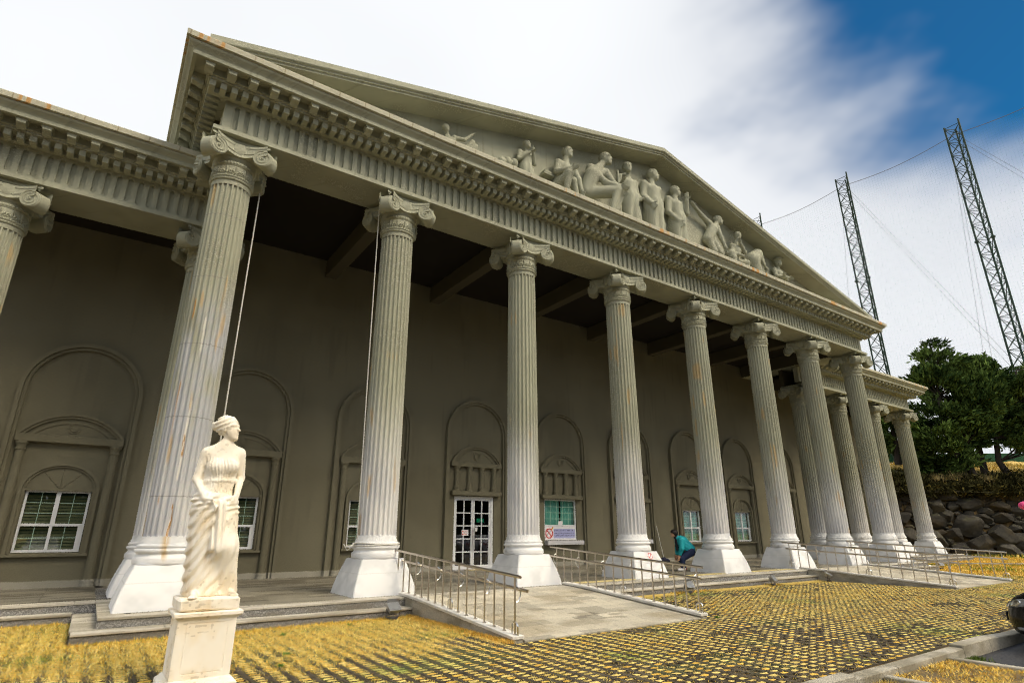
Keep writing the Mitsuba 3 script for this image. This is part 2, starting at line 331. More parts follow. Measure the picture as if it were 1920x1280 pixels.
def c_rock(p, n, uv):
    t = fbm(p.x * 0.55, p.y * 0.55, p.z * 0.7, 3)
    c = mix((0.030, 0.028, 0.023), (0.090, 0.083, 0.066), smoothstep(0.4, 0.65, t))
    c = mix(c, (0.060, 0.047, 0.027), smoothstep(0.52, 0.7, fbm(p.x * 0.9 + 7, p.y * 0.9, p.z, 3)))
    c = mix(c, (0.085, 0.082, 0.03), 0.6 * smoothstep(0.2, 0.9, n.z) * smoothstep(0.5, 0.62, fbm(p.x * 2, p.y * 2, p.z * 2 + 5, 3)))
    return c * (0.35 + 0.6 * fbm(p.x * 6, p.y * 6, p.z * 6, 3))
mat('rock', c_rock, 0.85)
scene['m_grass_blade'] = {'type': 'twosided', 'nested': {'type': 'diffuse', 'reflectance': {'type': 'mesh_attribute', 'name': 'vertex_color'}}}
scene['m_leaf'] = {'type': 'twosided', 'nested': {'type': 'diffuse', 'reflectance': {'type': 'mesh_attribute', 'name': 'vertex_color'}}}
mat('bark', (0.045, 0.036, 0.028), 0.95)
mat('white_frame', (0.74, 0.76, 0.78), 0.4)
mat('muntin', (0.36, 0.54, 0.44), 0.5)
scene['m_glass'] = {'type': 'thindielectric', 'int_ior': 1.5}
mat('blind_green', (0.085, 0.11, 0.045), 0.6)
mat('blind_teal', (0.13, 0.42, 0.34), 0.6)
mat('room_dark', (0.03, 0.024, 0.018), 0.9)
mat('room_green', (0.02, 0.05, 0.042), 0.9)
mat('sill_metal', (0.62, 0.62, 0.65), 0.35)
mat('steel', (0.62, 0.57, 0.50), 0.28, metallic=1.0)
mat('white_rope', (0.58, 0.57, 0.53), 0.8)
mat('yellow_tile', (0.50, 0.37, 0.10), 0.75)
mat('pale_tile', (0.52, 0.43, 0.20), 0.75)
mat('sign_white', (0.80, 0.80, 0.82), 0.5)
mat('sign_blue', (0.40, 0.42, 0.68), 0.5)
mat('sign_red', (0.62, 0.035, 0.03), 0.5)
mat('sign_ink', (0.05, 0.05, 0.16), 0.6)
mat('sign_orange', (0.75, 0.28, 0.02), 0.5)
mat('exit_green', (0.0, 0.32, 0.12), 0.4)
mat('lamp_grey', (0.42, 0.43, 0.45), 0.35, metallic=0.6)
mat('lamp_dark', (0.06, 0.06, 0.065), 0.4)
mat('jacket', (0.012, 0.36, 0.42), 0.65)
mat('jacket_dark', (0.012, 0.02, 0.03), 0.7)
mat('trousers', (0.012, 0.022, 0.065), 0.85)
mat('skin', (0.50, 0.28, 0.17), 0.55)
mat('hair', (0.012, 0.009, 0.008), 0.6)
mat('shoe_white', (0.75, 0.73, 0.72), 0.5)
mat('shoe_red', (0.62, 0.03, 0.03), 0.5)
mat('bag_navy', (0.018, 0.020, 0.045), 0.8)
mat('car_black', (0.003, 0.003, 0.004), 0.25, specular=0.25, clearcoat=0.35, clearcoat_gloss=0.95)
mat('rubber', (0.018, 0.018, 0.018), 0.8)
mat('chrome', (0.75, 0.76, 0.78), 0.12, metallic=1.0)
mat('lens', (0.20, 0.21, 0.22), 0.08, clearcoat=1.0)
mat('tower_green', (0.010, 0.032, 0.020), 0.6)
mat('net_green', (0.05, 0.20, 0.17), 0.8)
mat('cable_grey', (0.16, 0.16, 0.17), 0.6)
mat('fence_green', (0.006, 0.055, 0.022), 0.8)
mat('pink', (0.80, 0.08, 0.26), 0.4)

# ------------------------------------------------------------------ the museum
MU = thing('museum_building', 'long grey-brown classical building with a columned portico, carved pediment and lower wings', 'building')
PZ = 0.31                     # platform top
WY = 5.68                     # main wall plane
S = 4.0                       # column spacing
TOP = 9.80                    # underside of the portico architrave
DZ = -0.97                    # the wings are lower by this much
WD = 2.849                    # the wings' column line

# ---- columns
def plinth_mesh(a=0.69, h=0.706, t=0.475):
    prof = [(0.0, 1.0), (0.18, 0.965), (0.4, 0.88), (0.62, 0.75), (0.82, 0.60), (1.0, 0.44)]
    lv = [(z * h, t + (a - t) * (1 - (z) ** 1.35)) for z, _ in prof]
    P = []
    for z, w in lv:
        e = 0.02
        P.append([(-w, -w + e, z), (-w + e, -w, z), (w - e, -w, z), (w, -w + e, z), (w, w - e, z), (w - e, w, z), (-w + e, w, z), (-w, w - e, z)])
    P = np.array(P); m = gridmesh(P, True)
    w = lv[-1][1]; cap = box(-w, w, -w, w, h - 0.03, h - 0.004)
    return cat_([m, cap])
BASE = lathe([(0.475, 0.706), (0.50, 0.712), (0.515, 0.735), (0.515, 0.80), (0.50, 0.83), (0.478, 0.85), (0.468, 0.875), (0.478, 0.90), (0.50, 0.908), (0.512, 0.93), (0.505, 0.955), (0.485, 0.965),
              (0.47, 0.968), (0.47, 0.99), (0.488, 0.995), (0.488, 1.02), (0.466, 1.026), (0.462, 1.045), (0.448, 1.05), (0.447, 1.08), (0.434, 1.10), (0.426, 1.15), (0.424, 1.175)], 48, cap=False)
def shaft_mesh(zb, zt, rb=0.424, rt=0.40, nf=24):
    nseg = 8; na = nf * nseg; a = np.arange(na) * 2 * PI / na
    u = (np.arange(na) % nseg) / nseg
    fl = np.where(u < 0.75, np.sqrt(np.clip(1 - ((u - 0.375) / 0.375) ** 2, 0, 1)), 0.0)
    H = zt - zb; wfl = rb * 2 * PI / nf * 0.375
    zs = [zb - 0.02, zb, zb + 0.01, zb + 0.025, zb + 0.05] + list(np.linspace(zb + 0.2, zt - 0.2, 12)) + [zt - 0.05, zt - 0.025, zt - 0.01, zt, zt + 0.03]
    P = []
    for z in zs:
        t = np.clip((z - zb) / H, 0, 1); r = rb + (rt - rb) * t ** 1.4
        e = min(z - zb, zt - z); k = 0.0 if e <= 0 else math.sqrt(max(0, 1 - max(0, 1 - e / wfl) ** 2))
        rr = r - 0.042 * fl * (1.0 if k >= 1 else (fl > math.sqrt(1 - min(k, 1) ** 2) * 0.98) * min(1, k * 1.2))
        P.append(np.stack([rr * np.cos(a), rr * np.sin(a), np.full(na, z)], -1))
    return gridmesh(np.array(P), True)
def necking_mesh(zt):             # zt = capital top; astragal, anthemion band and bead row
    n = 240; a = np.arange(n) * 2 * PI / n; P = []
    def ring(r, z): P.append(np.stack([np.broadcast_to(r, (n,)) * np.cos(a), np.broadcast_to(r, (n,)) * np.sin(a), np.full(n, z)], -1))
    for r, z in ((0.40, -1.10), (0.403, -0.99), (0.43, -0.985), (0.442, -0.965), (0.43, -0.945), (0.425, -0.94), (0.44, -0.93), (0.452, -0.91), (0.44, -0.89), (0.425, -0.885), (0.418, -0.88)): ring(r, zt + z)
    for z in np.linspace(-0.875, -0.645, 17):
        v = (z + 0.875) / 0.23; x = ((a * 14 / (2 * PI)) % 1 - 0.5) * 2
        rad = np.hypot(x * 0.75, v - 0.06); th = np.arctan2(x * 0.75, v - 0.05)
        pal = np.clip(np.cos(th * 7.0), 0, 1) * (rad > 0.14) * (rad < 0.40 + 0.42 * np.cos(th * 0.9) ** 2)
        scr = np.exp(-((np.hypot(np.abs(x) - 0.78, v - 0.30) - 0.16) / 0.055) ** 2)
        ring(0.418 + 0.030 * np.clip(pal + scr, 0, 1), zt + z)
    for r, z in ((0.42, -0.64), (0.432, -0.632)): ring(r, zt + z)
    for k in range(7):
        t = k / 6 * PI; ring(0.425 + 0.030 * math.sin(t) * (0.35 + 0.65 * np.abs(np.cos(a * 22))), zt - 0.625 + 0.085 * k / 6)
    for r, z in ((0.432, -0.535), (0.44, -0.525), (0.40, -0.50)): ring(r, zt + z)
    return gridmesh(np.array(P), True)
def capital_mesh():               # abacus top at z = 0, four canalis faces and four corner volutes
    out = [lathe([(0.40, -0.53), (0.45, -0.47), (0.50, -0.36), (0.52, -0.25), (0.50, -0.12)], 32)]
    def yf(x): return -0.475 - 1.12 * x * x
    face = []
    xs = np.linspace(-0.50, 0.50, 21)
    for zz, push in ((-0.115, 0.30), (-0.115, 0.0), (-0.15, 0.0), (-0.165, 0.014), (-0.18, 0.014), (-0.195, 0.0), (-0.30, 0.006), (-0.315, 0.018), (-0.33, 0.018), (-0.345, 0.0), (-0.43, 0.03), (-0.44, 0.3)):
        dz = np.where(zz < -0.28, 0.06 * np.cos(np.clip(xs / 0.5, -1, 1) * PI) * -1 * 0.6 + 0.02, 0.0)
        face.append(np.stack([xs, yf(xs) + push * (1 if push > 0.1 else -1), zz + dz], -1))
    face = gridmesh(np.array(face), flip=False)
    # volute pair at one corner: a disc facing front, a disc facing the side, joined as a wedge
    R = 0.20; cz = -0.435
    ca, na = np.array([0.44, -0.69, cz]), np.array([-0.36, -0.93, 0]); cb, nb = np.array([0.69, -0.44, cz]), np.array([0.93, 0.36, 0])
    def disc(c, nrm, r, off=0.0, n=28):
        nrm = nrm / np.linalg.norm(nrm); t = np.array([-nrm[1], nrm[0], 0]); g = np.arange(n) * 2 * PI / n
        return c + nrm * off + r * (np.cos(g)[:, None] * t + np.sin(g)[:, None] * np.array([0, 0, 1.0]))
    wedge = trimesh.convex.convex_hull(np.vstack([disc(ca, na, R), disc(cb, nb, R), disc(ca, na, R * 0.93, 0.012), disc(cb, nb, R * 0.93, 0.012)]))
    vol = [wedge]
    for c, nr, sg_ in ((ca, na, 1), (cb, nb, -1)):
        nr = nr / np.linalg.norm(nr); t = np.array([-nr[1], nr[0], 0]) * sg_
        th = np.linspace(0, 2 * PI * 2.6, 58); r = R * 0.90 * (1 - th / th[-1]) ** 0.9 + 0.02
        pts = c + nr * 0.016 + r[:, None] * (np.sin(th)[:, None] * -t + np.cos(th)[:, None] * np.array([0, 0, 1.0]))
        vol.append(tube(pts, np.linspace(0.013, 0.009, len(th)), 5))
        eye = trimesh.creation.icosphere(1, 0.03); eye.apply_translation(c + nr * 0.014); vol.append(eye)
    # abacus with hollow sides
    p = []
    for k in range(4):
        x = np.linspace(-0.585, 0.585, 15); y = -0.455 - 0.13 * (x / 0.585) ** 2
        c, s = math.cos(k * PI / 2), math.sin(k * PI / 2); p += [(c * a - s * b, s * a + c * b) for a, b in zip(x, y)]
    ab = sg.Polygon(p)
    out += [mv(extr(ab.buffer(-0.025), 0.045), z=-0.125), mv(extr(ab, 0.045), z=-0.082), mv(extr(ab.buffer(-0.012), 0.036), z=-0.038)]
    for k in range(4):
        out += [mv(m, rz=k * PI / 2) for m in [face] + vol]
    return cat_(out)
SH_BASE = mikit.ply(BASE, smooth=35); SH_PLINTH = mikit.ply(plinth_mesh(), smooth=25); SH_CAP = mikit.ply(capital_mesh(), smooth=35)
SHAFTS = {}
def column(x, y, top, label):
    if top not in SHAFTS:
        SHAFTS[top] = (mikit.ply(shaft_mesh(1.164, top - PZ - 1.06), smooth=40), mikit.ply(necking_mesh(top - PZ), smooth=40))
    sh, nk = SHAFTS[top]; tw = T4().translate([x, y, PZ]).rotate([0, 0, 1], 7.5 * ((round(x) * 3) % 4))
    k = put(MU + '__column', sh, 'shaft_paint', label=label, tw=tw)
    tz = T4().translate([x, y, PZ])
    put(k + '__plinth', SH_PLINTH, 'plinth_paint', tw=tz); put(k + '__base', SH_BASE, 'plinth_paint', tw=tw)
    put(k + '__necking', nk, 'facade_paint', tw=tw); put(k + '__capital', SH_CAP, 'facade_paint', tw=T4().translate([x, y, top]))
ORD = ['corner column of the portico nearest the statue, its paint cracked and rust-streaked', 'second portico column, with a rope tied round its base', 'portico column right of the entrance door', 'portico column with a no-smoking sticker on its plinth',
       'portico column beside the bending child', 'sixth portico column from the left', 'seventh portico column, behind the far ramp', 'far corner column of the portico']
for i in range(8): column(S * (i + 1), 0, TOP, ORD[i])
for x, l in ((0, 'shorter wing column cut by the left edge of the photo'), (4, 'wing column half hidden behind the rust-streaked corner column'), (32, 'darker wing column seen left of the seventh portico column'), (36, 'wing column between the last two portico columns'),
             (40, 'wing column just behind the far corner column'), (44, 'last column at the far end of the right wing'), (-4, None)):
    column(x, WD, round(TOP + DZ, 3), l)

# ---- entablatures
def ring_pts(x0, x1, y0, yb, o, lc, rc):
    pl = [(x0 - o, yb), (x0 - o, y0 - o)] if lc else [(x0, y0 - o)]
    pr_ = [(x1 + o, y0 - o), (x1 + o, yb)] if rc else [(x1, y0 - o)]
    return pl + pr_
def moulding(prof, x0, x1, y0, yb, lc, rc, dz):
    base = ring_pts(x0, x1, y0, yb, 0.0, lc, rc); ns = [max(2, int(math.hypot(b[0] - a[0], b[1] - a[1]) / 1.5)) for a, b in zip(base[:-1], base[1:])]
    P = []
    for o, z in prof:
        c = ring_pts(x0, x1, y0, yb, o, lc, rc); q = []
        for a, b, n in zip(c[:-1], c[1:], ns): q += [(a[0] + (b[0] - a[0]) * t, a[1] + (b[1] - a[1]) * t, z + dz) for t in np.arange(n) / n]
        P.append(q + [(*c[-1], z + dz)])
    return gridmesh(np.array(P))
SLAB_PITCH = 0.22
def entablature(x0, x1, y0, yb, lc, rc, dz, label):
    k = put(MU + '__entablature', moulding([(-0.60, 9.80), (0.60, 9.80), (0.605, 9.805), (0.605, 9.895), (0.44, 9.91)], x0, x1, y0, yb, lc, rc, dz), 'facade_paint', label=label)
    if True:   # the soffit's inner side and back
        ex0, ex1 = (x0 - 0.55 if lc else x0), (x1 + 0.55 if rc else x1)
        put(k + '__architrave_back', [box(ex0, ex1, y0 + 0.40, y0 + 0.60, 9.806 + dz, 10.7 + dz)] + ([box(x0 + 0.4, x0 + 0.6, y0 + 0.6, yb, 9.806 + dz, 10.7 + dz)] if lc else []) + ([box(x1 - 0.6, x1 - 0.4, y0 + 0.6, yb, 9.806 + dz, 10.7 + dz)] if rc else []), 'beam_paint')
    # frieze: a front sheet with round-ended flutes cut through it, on a slab
    fx0, fx1 = (x0 - 0.44 if lc else x0), (x1 + 0.44 if rc else x1)
    n = int((fx1 - fx0 - 0.16) / SLAB_PITCH); c0 = (fx0 + fx1) / 2 - (n - 1) * SLAB_PITCH / 2
    if not lc: c0 = fx1 - 0.16 - (n - 1) * SLAB_PITCH
    if not rc: c0 = fx0 + 0.16
    holes = [sg.LineString([(c0 + i * SLAB_PITCH, 10.065), (c0 + i * SLAB_PITCH, 10.575)]).buffer(0.052, quad_segs=5).exterior.coords for i in range(n)]
    sheet = extr(sg.Polygon([(fx0, 9.908), (fx1, 9.908), (fx1, 10.70), (fx0, 10.70)], holes), 0.06, XZ(y0 - 0.38)); sheet.apply_translation((0, 0, dz))
    body = [sheet, box(fx0 + 0.002, fx1 - 0.002, y0 - 0.379, y0 - 0.2, 9.91 + dz, 10.70 + dz)]
    if lc: body.append(box(x0 - 0.438, x0 - 0.2, y0 - 0.19, yb, 9.91 + dz, 10.70 + dz))
    if rc: body.append(box(x1 + 0.2, x1 + 0.438, y0 - 0.19, yb, 9.91 + dz, 10.70 + dz))
    put(k + '__frieze', body, 'facade_paint')
    put(k + '__bed_moulding', moulding([(0.40, 10.695), (0.57, 10.695), (0.57, 10.80), (0.86, 10.80), (0.875, 10.81), (0.875, 10.855), (0.92, 10.865), (0.92, 11.03), (1.175, 11.03), (1.175, 10.946), (1.20, 10.946)], x0, x1, y0, yb, lc, rc, dz), 'facade_paint', smooth=20)
    put(k + '__cornice', moulding([(1.16, 10.948), (1.235, 10.945), (1.24, 10.95), (1.24, 11.03), (1.225, 11.035), (1.235, 11.06), (1.27, 11.10), (1.325, 11.135), (1.35, 11.165), (1.355, 11.19), (1.34, 11.195)], x0, x1, y0, yb, lc, rc, dz), 'facade_paint', smooth=30)
    put(k + '__crown', moulding([(1.30, 11.197), (1.40, 11.205), (1.41, 11.21), (1.415, 11.325), (1.405, 11.345), (1.0, 11.36), (-0.3, 11.37)], x0, x1, y0, yb, lc, rc, dz), 'crown_paint', smooth=20)
    dent = box(-0.062, 0.062, -0.845, -0.571, 10.645, 10.797, 0.006)
    pr = sg.Polygon([(0.93, 10.795), (0.99, 10.79), (1.08, 10.83), (1.14, 10.835), (1.165, 10.85), (1.17, 10.905), (0.93, 10.905)])
    YZ = np.array([[0, 0, 1, -0.08], [-1, 0, 0, 0], [0, 1, 0, 0], [0, 0, 0, 1.0]])
    modi = cat_([extr(pr, 0.16, YZ), box(-0.095, 0.095, -1.174, -0.925, 10.907, 10.925), box(-0.105, 0.105, -1.172, -0.923, 10.926, 11.028)])
    sd, sm = mikit.ply(dent), mikit.ply(modi, smooth=25)
    dx0, dx1 = (x0 - 0.78 if lc else x0 + 0.1), (x1 + 0.78 if rc else x1 - 0.1)
    nd = int((dx1 - dx0) / SLAB_PITCH) ; off = dx0 if lc else dx1 - nd * SLAB_PITCH
    for i in range(nd + 1): put(k + '__dentil', sd, 'facade_paint', tw=T4().translate([off + i * SLAB_PITCH, y0, dz]))
    mx0, mx1 = (x0 - 0.90 if lc else x0 + 0.1), (x1 + 0.90 if rc else x1 - 0.1)
    nm = int((mx1 - mx0) / 0.44); off = mx0 if lc else mx1 - nm * 0.44
    for i in range(nm + 1): put(k + '__modillion', sm, 'facade_paint', tw=T4().translate([off + i * 0.44, y0, dz]))
    for side, xx in ((-90, x0), (90, x1)):
        if (side < 0 and lc) or (side > 0 and rc):
            for i in range(int((yb - y0) / SLAB_PITCH)): put(k + '__dentil', sd, 'facade_paint', tw=T4().translate([xx, y0 - 0.56 + i * SLAB_PITCH, dz]).rotate([0, 0, 1], side))
            for i in range(int((yb - y0) / 0.44)): put(k + '__modillion', sm, 'facade_paint', tw=T4().translate([xx, y0 - 0.46 + i * 0.44, dz]).rotate([0, 0, 1], side))
entablature(4, 32, 0, 5.6, True, True, 0.0, 'fluted entablature of the portico with dentils under the cornice')
entablature(-6, 4.5, WD, 5.6, False, False, DZ, 'lower entablature of the left wing')
entablature(31.5, 44, WD, 5.6, False, True, DZ, 'lower entablature of the right wing')

# ---- pediment
def rake(side, prof):
    P = []
    for o, dz in prof:
        P.append([(18 + side * d, -o, 15.05 - 0.2365 * d + dz) for d in np.linspace(0, 15.0, 12)])
    m = gridmesh(np.array(P), flip=side < 0)
    ends = np.array([(18 + side * 15.0, -o, 15.05 - 0.2365 * 15 + dz) for o, dz in prof])
    c = ends.mean(0); f = [(i, i + 1, len(ends)) for i in range(len(ends) - 1)]
    return cat_([m, (np.vstack([ends, c]), np.array(f))])
PD = put(MU + '__pediment', extr(sg.Polygon([(3.0, 11.2), (33.0, 11.2), (33.0, 11.6), (18, 15.12), (3.0, 11.6)]), 0.25, XZ(0.08)), 'facade_paint', label='triangular pediment with carved figures')
RK = [(0.16, 0.0), (0.88, 0.0), (0.885, 0.055), (0.93, 0.06), (0.935, 0.11), (0.985, 0.12), (1.0, 0.14), (1.0, 0.285), (0.985, 0.30), (0.0, 0.32)]
for s_ in (-1, 1): put(PD + '__raking_cornice', rake(s_, RK), 'facade_paint')
put(MU + '__roof', [extr(sg.Polygon([(3.2, 11.3), (32.8, 11.3), (32.8, 11.70), (18, 15.25), (3.2, 11.70)]), 9.0, np.array([[1, 0, 0, 0], [0, 0, 1, 0.1], [0, 1, 0, 0], [0, 0, 0, 1.0]])),
                    box(-6, 3.4, WD, 14, 10.30, 10.42), box(32.6, 44.9, WD, 14, 10.30, 10.42)], 'beam_paint')

# ---- ceilings and beams
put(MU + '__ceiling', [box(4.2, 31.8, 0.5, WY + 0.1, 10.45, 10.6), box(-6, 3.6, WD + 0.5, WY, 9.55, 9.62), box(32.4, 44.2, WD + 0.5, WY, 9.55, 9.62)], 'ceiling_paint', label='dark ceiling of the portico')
for i in range(1, 8): put(MU + '__ceiling_beam', box(S * (i + 1) - 0.19 - (0.0 if i < 7 else 0.0), S * (i + 1) + 0.19, 0.605, WY - 0.002, 9.83, 10.44, 0.01) if i < 7 else box(31.45, 31.58, 0.605, 5.55, 9.83, 10.44), 'beam_paint')

# ---- main wall with its openings
BAY = [S * (k + 0.5) for k in range(-1, 11)]
KIND = {3: 'door', 4: 'ticket', 5: 'blank'}
def kind_of(k): return KIND.get(k, 'window')
holes = []
for k, cx in enumerate(BAY, -1):
    kd = kind_of(k)
    if kd == 'window': holes.append(sg.box(cx - 0.655, PZ + 0.78, cx + 0.655, PZ + 2.22))
    elif kd == 'door': holes.append(sg.box(cx - 0.87, PZ + 0.0, cx + 0.79, PZ + 2.46))
    elif kd == 'ticket': holes.append(sg.box(cx - 0.85, PZ + 0.93, cx + 0.80, PZ + 2.48))
    else: holes.append(sg.box(cx - 0.85, PZ + 0.93, cx + 0.80, PZ + 2.48))
wallp = sg.box(-8, 0.1, 45.2, 11.0).difference(shapely.union_all(holes))
WALL = put(MU + '__wall', extr(wallp, 0.3, XZ(WY + 0.3)), 'wall_paint', label='grey-brown rear wall of the portico with arched blind niches')
put(MU + '__side_wall', [box(44.9, 45.2, WY + 0.002, 14, 0.1, 10.3), box(-8, 45.2, 13.7, 14, 0.1, 10.3)], 'wall_paint')
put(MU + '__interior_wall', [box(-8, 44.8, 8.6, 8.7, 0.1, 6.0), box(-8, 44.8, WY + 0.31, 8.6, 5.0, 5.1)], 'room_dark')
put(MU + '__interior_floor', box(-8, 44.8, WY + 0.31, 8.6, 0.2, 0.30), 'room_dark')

def ringband(cx, ro, ri, spring, bottom, proud, sy=1.0):
    a = np.linspace(0, PI, 37)
    o = [(cx - ro, bottom)] + [(cx - ro * math.cos(t), spring + ro * sy * math.sin(t)) for t in a] + [(cx + ro, bottom)]
    i = [(cx + ri, bottom)] + [(cx + ri * math.cos(t), spring + ri * sy * math.sin(t)) for t in a] + [(cx - ri, bottom)]
    return extr(sg.Polygon(o + i), proud, XZ(WY))
def niche_column(cx, z0, z1, r):
    h = z1 - z0
    pr = [(r * 1.45, 0), (r * 1.45, 0.05), (r * 1.25, 0.06), (r * 1.35, 0.10), (r * 1.3, 0.14), (r * 1.05, 0.16), (r, 0.20), (r * 0.92, h - 0.22), (r * 1.1, h - 0.20), (r * 1.1, h - 0.17), (r * 0.95, h - 0.16), (r * 0.97, h - 0.10), (r * 1.25, h - 0.06), (r * 1.35, h - 0.05), (r * 1.35, h)]
    return mv(lathe(pr, 16), cx, WY - 0.06, z0)
def pediment_arc(cx, hw, z0, z1, ztop):
    """segmental pediment: box course from z0 to z1 and an arched hood up to ztop"""
    out = [box(cx - hw, cx + hw, WY - 0.17, WY + 0.01, z0, z1, 0.006)]
    h = ztop - z1
    def arc(w, hh):
        R = (w * w + hh * hh) / (2 * hh); a0 = math.asin(min(1, w / R)); a = np.linspace(-a0, a0, 31)
        return [(cx + R * math.sin(t), z1 + hh - R + R * math.cos(t)) for t in a]
    for w, hh, d, w2, h2 in ((hw, h, 0.16, hw - 0.07, h - 0.06), (hw - 0.07, h - 0.06, 0.12, hw - 0.15, h - 0.12), (hw - 0.25, h - 0.20, 0.085, hw - 0.32, h - 0.25)):
        out.append(extr(sg.Polygon(arc(w, hh) + arc(w2, h2)[::-1]), d, XZ(WY)))
    out.append(extr(sg.Polygon(arc(hw - 0.1, h - 0.09)), 0.06, XZ(WY)))
    for ro in (0.165, 0.115):
        c = sg.Point(0, 0).buffer(1, quad_segs=8); e = shapely.affinity.translate(shapely.affinity.scale(c, ro * 0.85, ro), cx, z1 + h * 0.42); e2 = shapely.affinity.translate(shapely.affinity.scale(c, (ro - 0.028) * 0.85, ro - 0.028), cx, z1 + h * 0.42)
        out.append(extr(e.difference(e2), 0.085, XZ(WY)))
    return out
NICHE = {}
for k, cx in enumerate(BAY, -1):
    kd = kind_of(k)
    n = put(MU + '__arched_niche', [ringband(cx, 1.31, 1.21, PZ + 4.66, PZ, 0.15), ringband(cx, 1.205, 1.135, PZ + 4.66, PZ, 0.09)], 'wall_paint', smooth=30,
            label={3: 'arched surround over the entrance door', 4: 'arched surround over the ticket window', 0: 'arched surround at the left edge of the photo'}.get(k))
    if kd == 'window':
        put(n + '__pediment', pediment_arc(cx, 1.10, PZ + 3.35, PZ + 3.53, PZ + 4.10), 'wall_paint', smooth=20)
        for s_ in (-1, 1): put(n + '__small_column', niche_column(cx + s_ * 0.95, PZ, PZ + 3.35, 0.10), 'wall_paint', smooth=40)
    else:
        put(n + '__pediment', pediment_arc(cx - 0.03, 1.06, PZ + 3.48, PZ + 3.63, PZ + 4.25), 'wall_paint', smooth=20)
        put(n + '__ledge', box(cx - 1.05, cx + 1.02, WY - 0.19, WY + 0.01, PZ + 2.48, PZ + 2.63, 0.008), 'wall_paint')
        for q in range(4): put(n + '__small_column', niche_column(cx - 0.83 + q * 0.52, PZ + 2.63, PZ + 3.48, 0.088), 'wall_paint', smooth=40)

# ---- windows
def window(cx, z0, z1, hw, blind, label):
    w = put(MU + '__window', [ringband(cx, 0.80, 0.725, PZ + 2.22, z0 - 0.06, 0.09, 0.82), ringband(cx, 0.722, 0.67, PZ + 2.22, z0 - 0.02, 0.05, 0.82)], 'wall_paint', smooth=30, label=label)
    put(w + '__sill', box(cx - 0.84, cx + 0.84, WY - 0.13, WY + 0.01, z0 - 0.10, z0 - 0.03, 0.008), 'wall_paint')
    fan = [box(cx - 0.67, cx + 0.67, WY - 0.05, WY + 0.01, z1 - 0.001, z1 + 0.05)]
    for a in (50, 90, 130):
        t = math.radians(a); L = 0.52
        fan.append(tube([(cx + 0.03 * math.cos(t), WY - 0.004, PZ + 2.27), (cx + L * math.cos(t) * 1.1, WY - 0.004, PZ + 2.27 + L * math.sin(t) * 0.92)], 0.012, 4))
    put(w + '__fanlight', fan, 'wall_paint')
    y = WY + 0.07; zt = z0 + 0.44 * (z1 - z0)
    fr = [box(cx - hw, cx - hw + 0.05, y, y + 0.07, z0, z1), box(cx + hw - 0.05, cx + hw, y, y + 0.07, z0, z1), box(cx - hw + 0.05, cx + hw - 0.05, y, y + 0.07, z0, z0 + 0.06), box(cx - hw + 0.05, cx + hw - 0.05, y, y + 0.07, z1 - 0.04, z1),
          box(cx - hw + 0.05, cx + hw - 0.05, y - 0.01, y + 0.07, zt - 0.03, zt + 0.03), box(cx - 0.045, cx + 0.045, y - 0.006, y + 0.07, zt + 0.03, z1 - 0.04), box(cx - 0.04, cx + 0.02, y - 0.008, y + 0.06, z0 + 0.06, zt - 0.03), box(cx + hw - 0.12, cx + hw - 0.05, y + 0.01, y + 0.06, z0 + 0.06, zt - 0.03)]
    put(w + '__frame', fr, 'white_frame')
    mu = []
    for a, b, lo, hi, rows in ((cx - hw + 0.05, cx - 0.045, zt + 0.03, z1 - 0.04, 3), (cx + 0.045, cx + hw - 0.05, zt + 0.03, z1 - 0.04, 3), (cx - hw + 0.05, cx - 0.04, z0 + 0.06, zt - 0.03, 2), (cx + 0.02, cx + hw - 0.12, z0 + 0.06, zt - 0.03, 2)):
        mu.append(box((a + b) / 2 - 0.006, (a + b) / 2 + 0.006, y + 0.028, y + 0.038, lo, hi))
        for r in range(1, rows): mu.append(box(a, b, y + 0.0285, y + 0.0375, lo + (hi - lo) * r / rows - 0.006, lo + (hi - lo) * r / rows + 0.006))
        put(w + '__pane', trimesh.Trimesh([(a, y + 0.033, lo), (b, y + 0.033, lo), (b, y + 0.033, hi), (a, y + 0.033, hi)], [(0, 1, 2), (0, 2, 3)], process=False), 'glass')
    put(w + '__muntin', mu, 'muntin')
    sl = []
    for q in range(int((z1 - z0 - 0.1) / 0.075)):
        zz = z0 + 0.06 + q * 0.075; P = [(cx - hw + 0.02, WY + 0.22, zz), (cx + hw - 0.02, WY + 0.22, zz), (cx + hw - 0.02, WY + 0.25, zz + 0.062), (cx - hw + 0.02, WY + 0.25, zz + 0.062)]
        sl.append((np.array(P), np.array([(0, 1, 2), (0, 2, 3)])))
    put(w + '__blind', sl, blind, kind='stuff')
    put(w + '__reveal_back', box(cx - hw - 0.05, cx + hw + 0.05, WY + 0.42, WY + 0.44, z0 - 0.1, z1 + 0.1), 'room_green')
WL = {0: 'white framed window under an arch at the left edge, green blinds behind', 1: 'window half hidden behind the statue', 2: 'window just left of the second portico column', 6: 'window behind the bending child', 7: 'small-looking window with teal blinds right of the child'}
for k, cx in enumerate(BAY, -1):
    if kind_of(k) == 'window': window(cx, PZ + 0.79, PZ + 2.21, 0.645, 'blind_green' if k < 3 else 'blind_teal', WL.get(k))

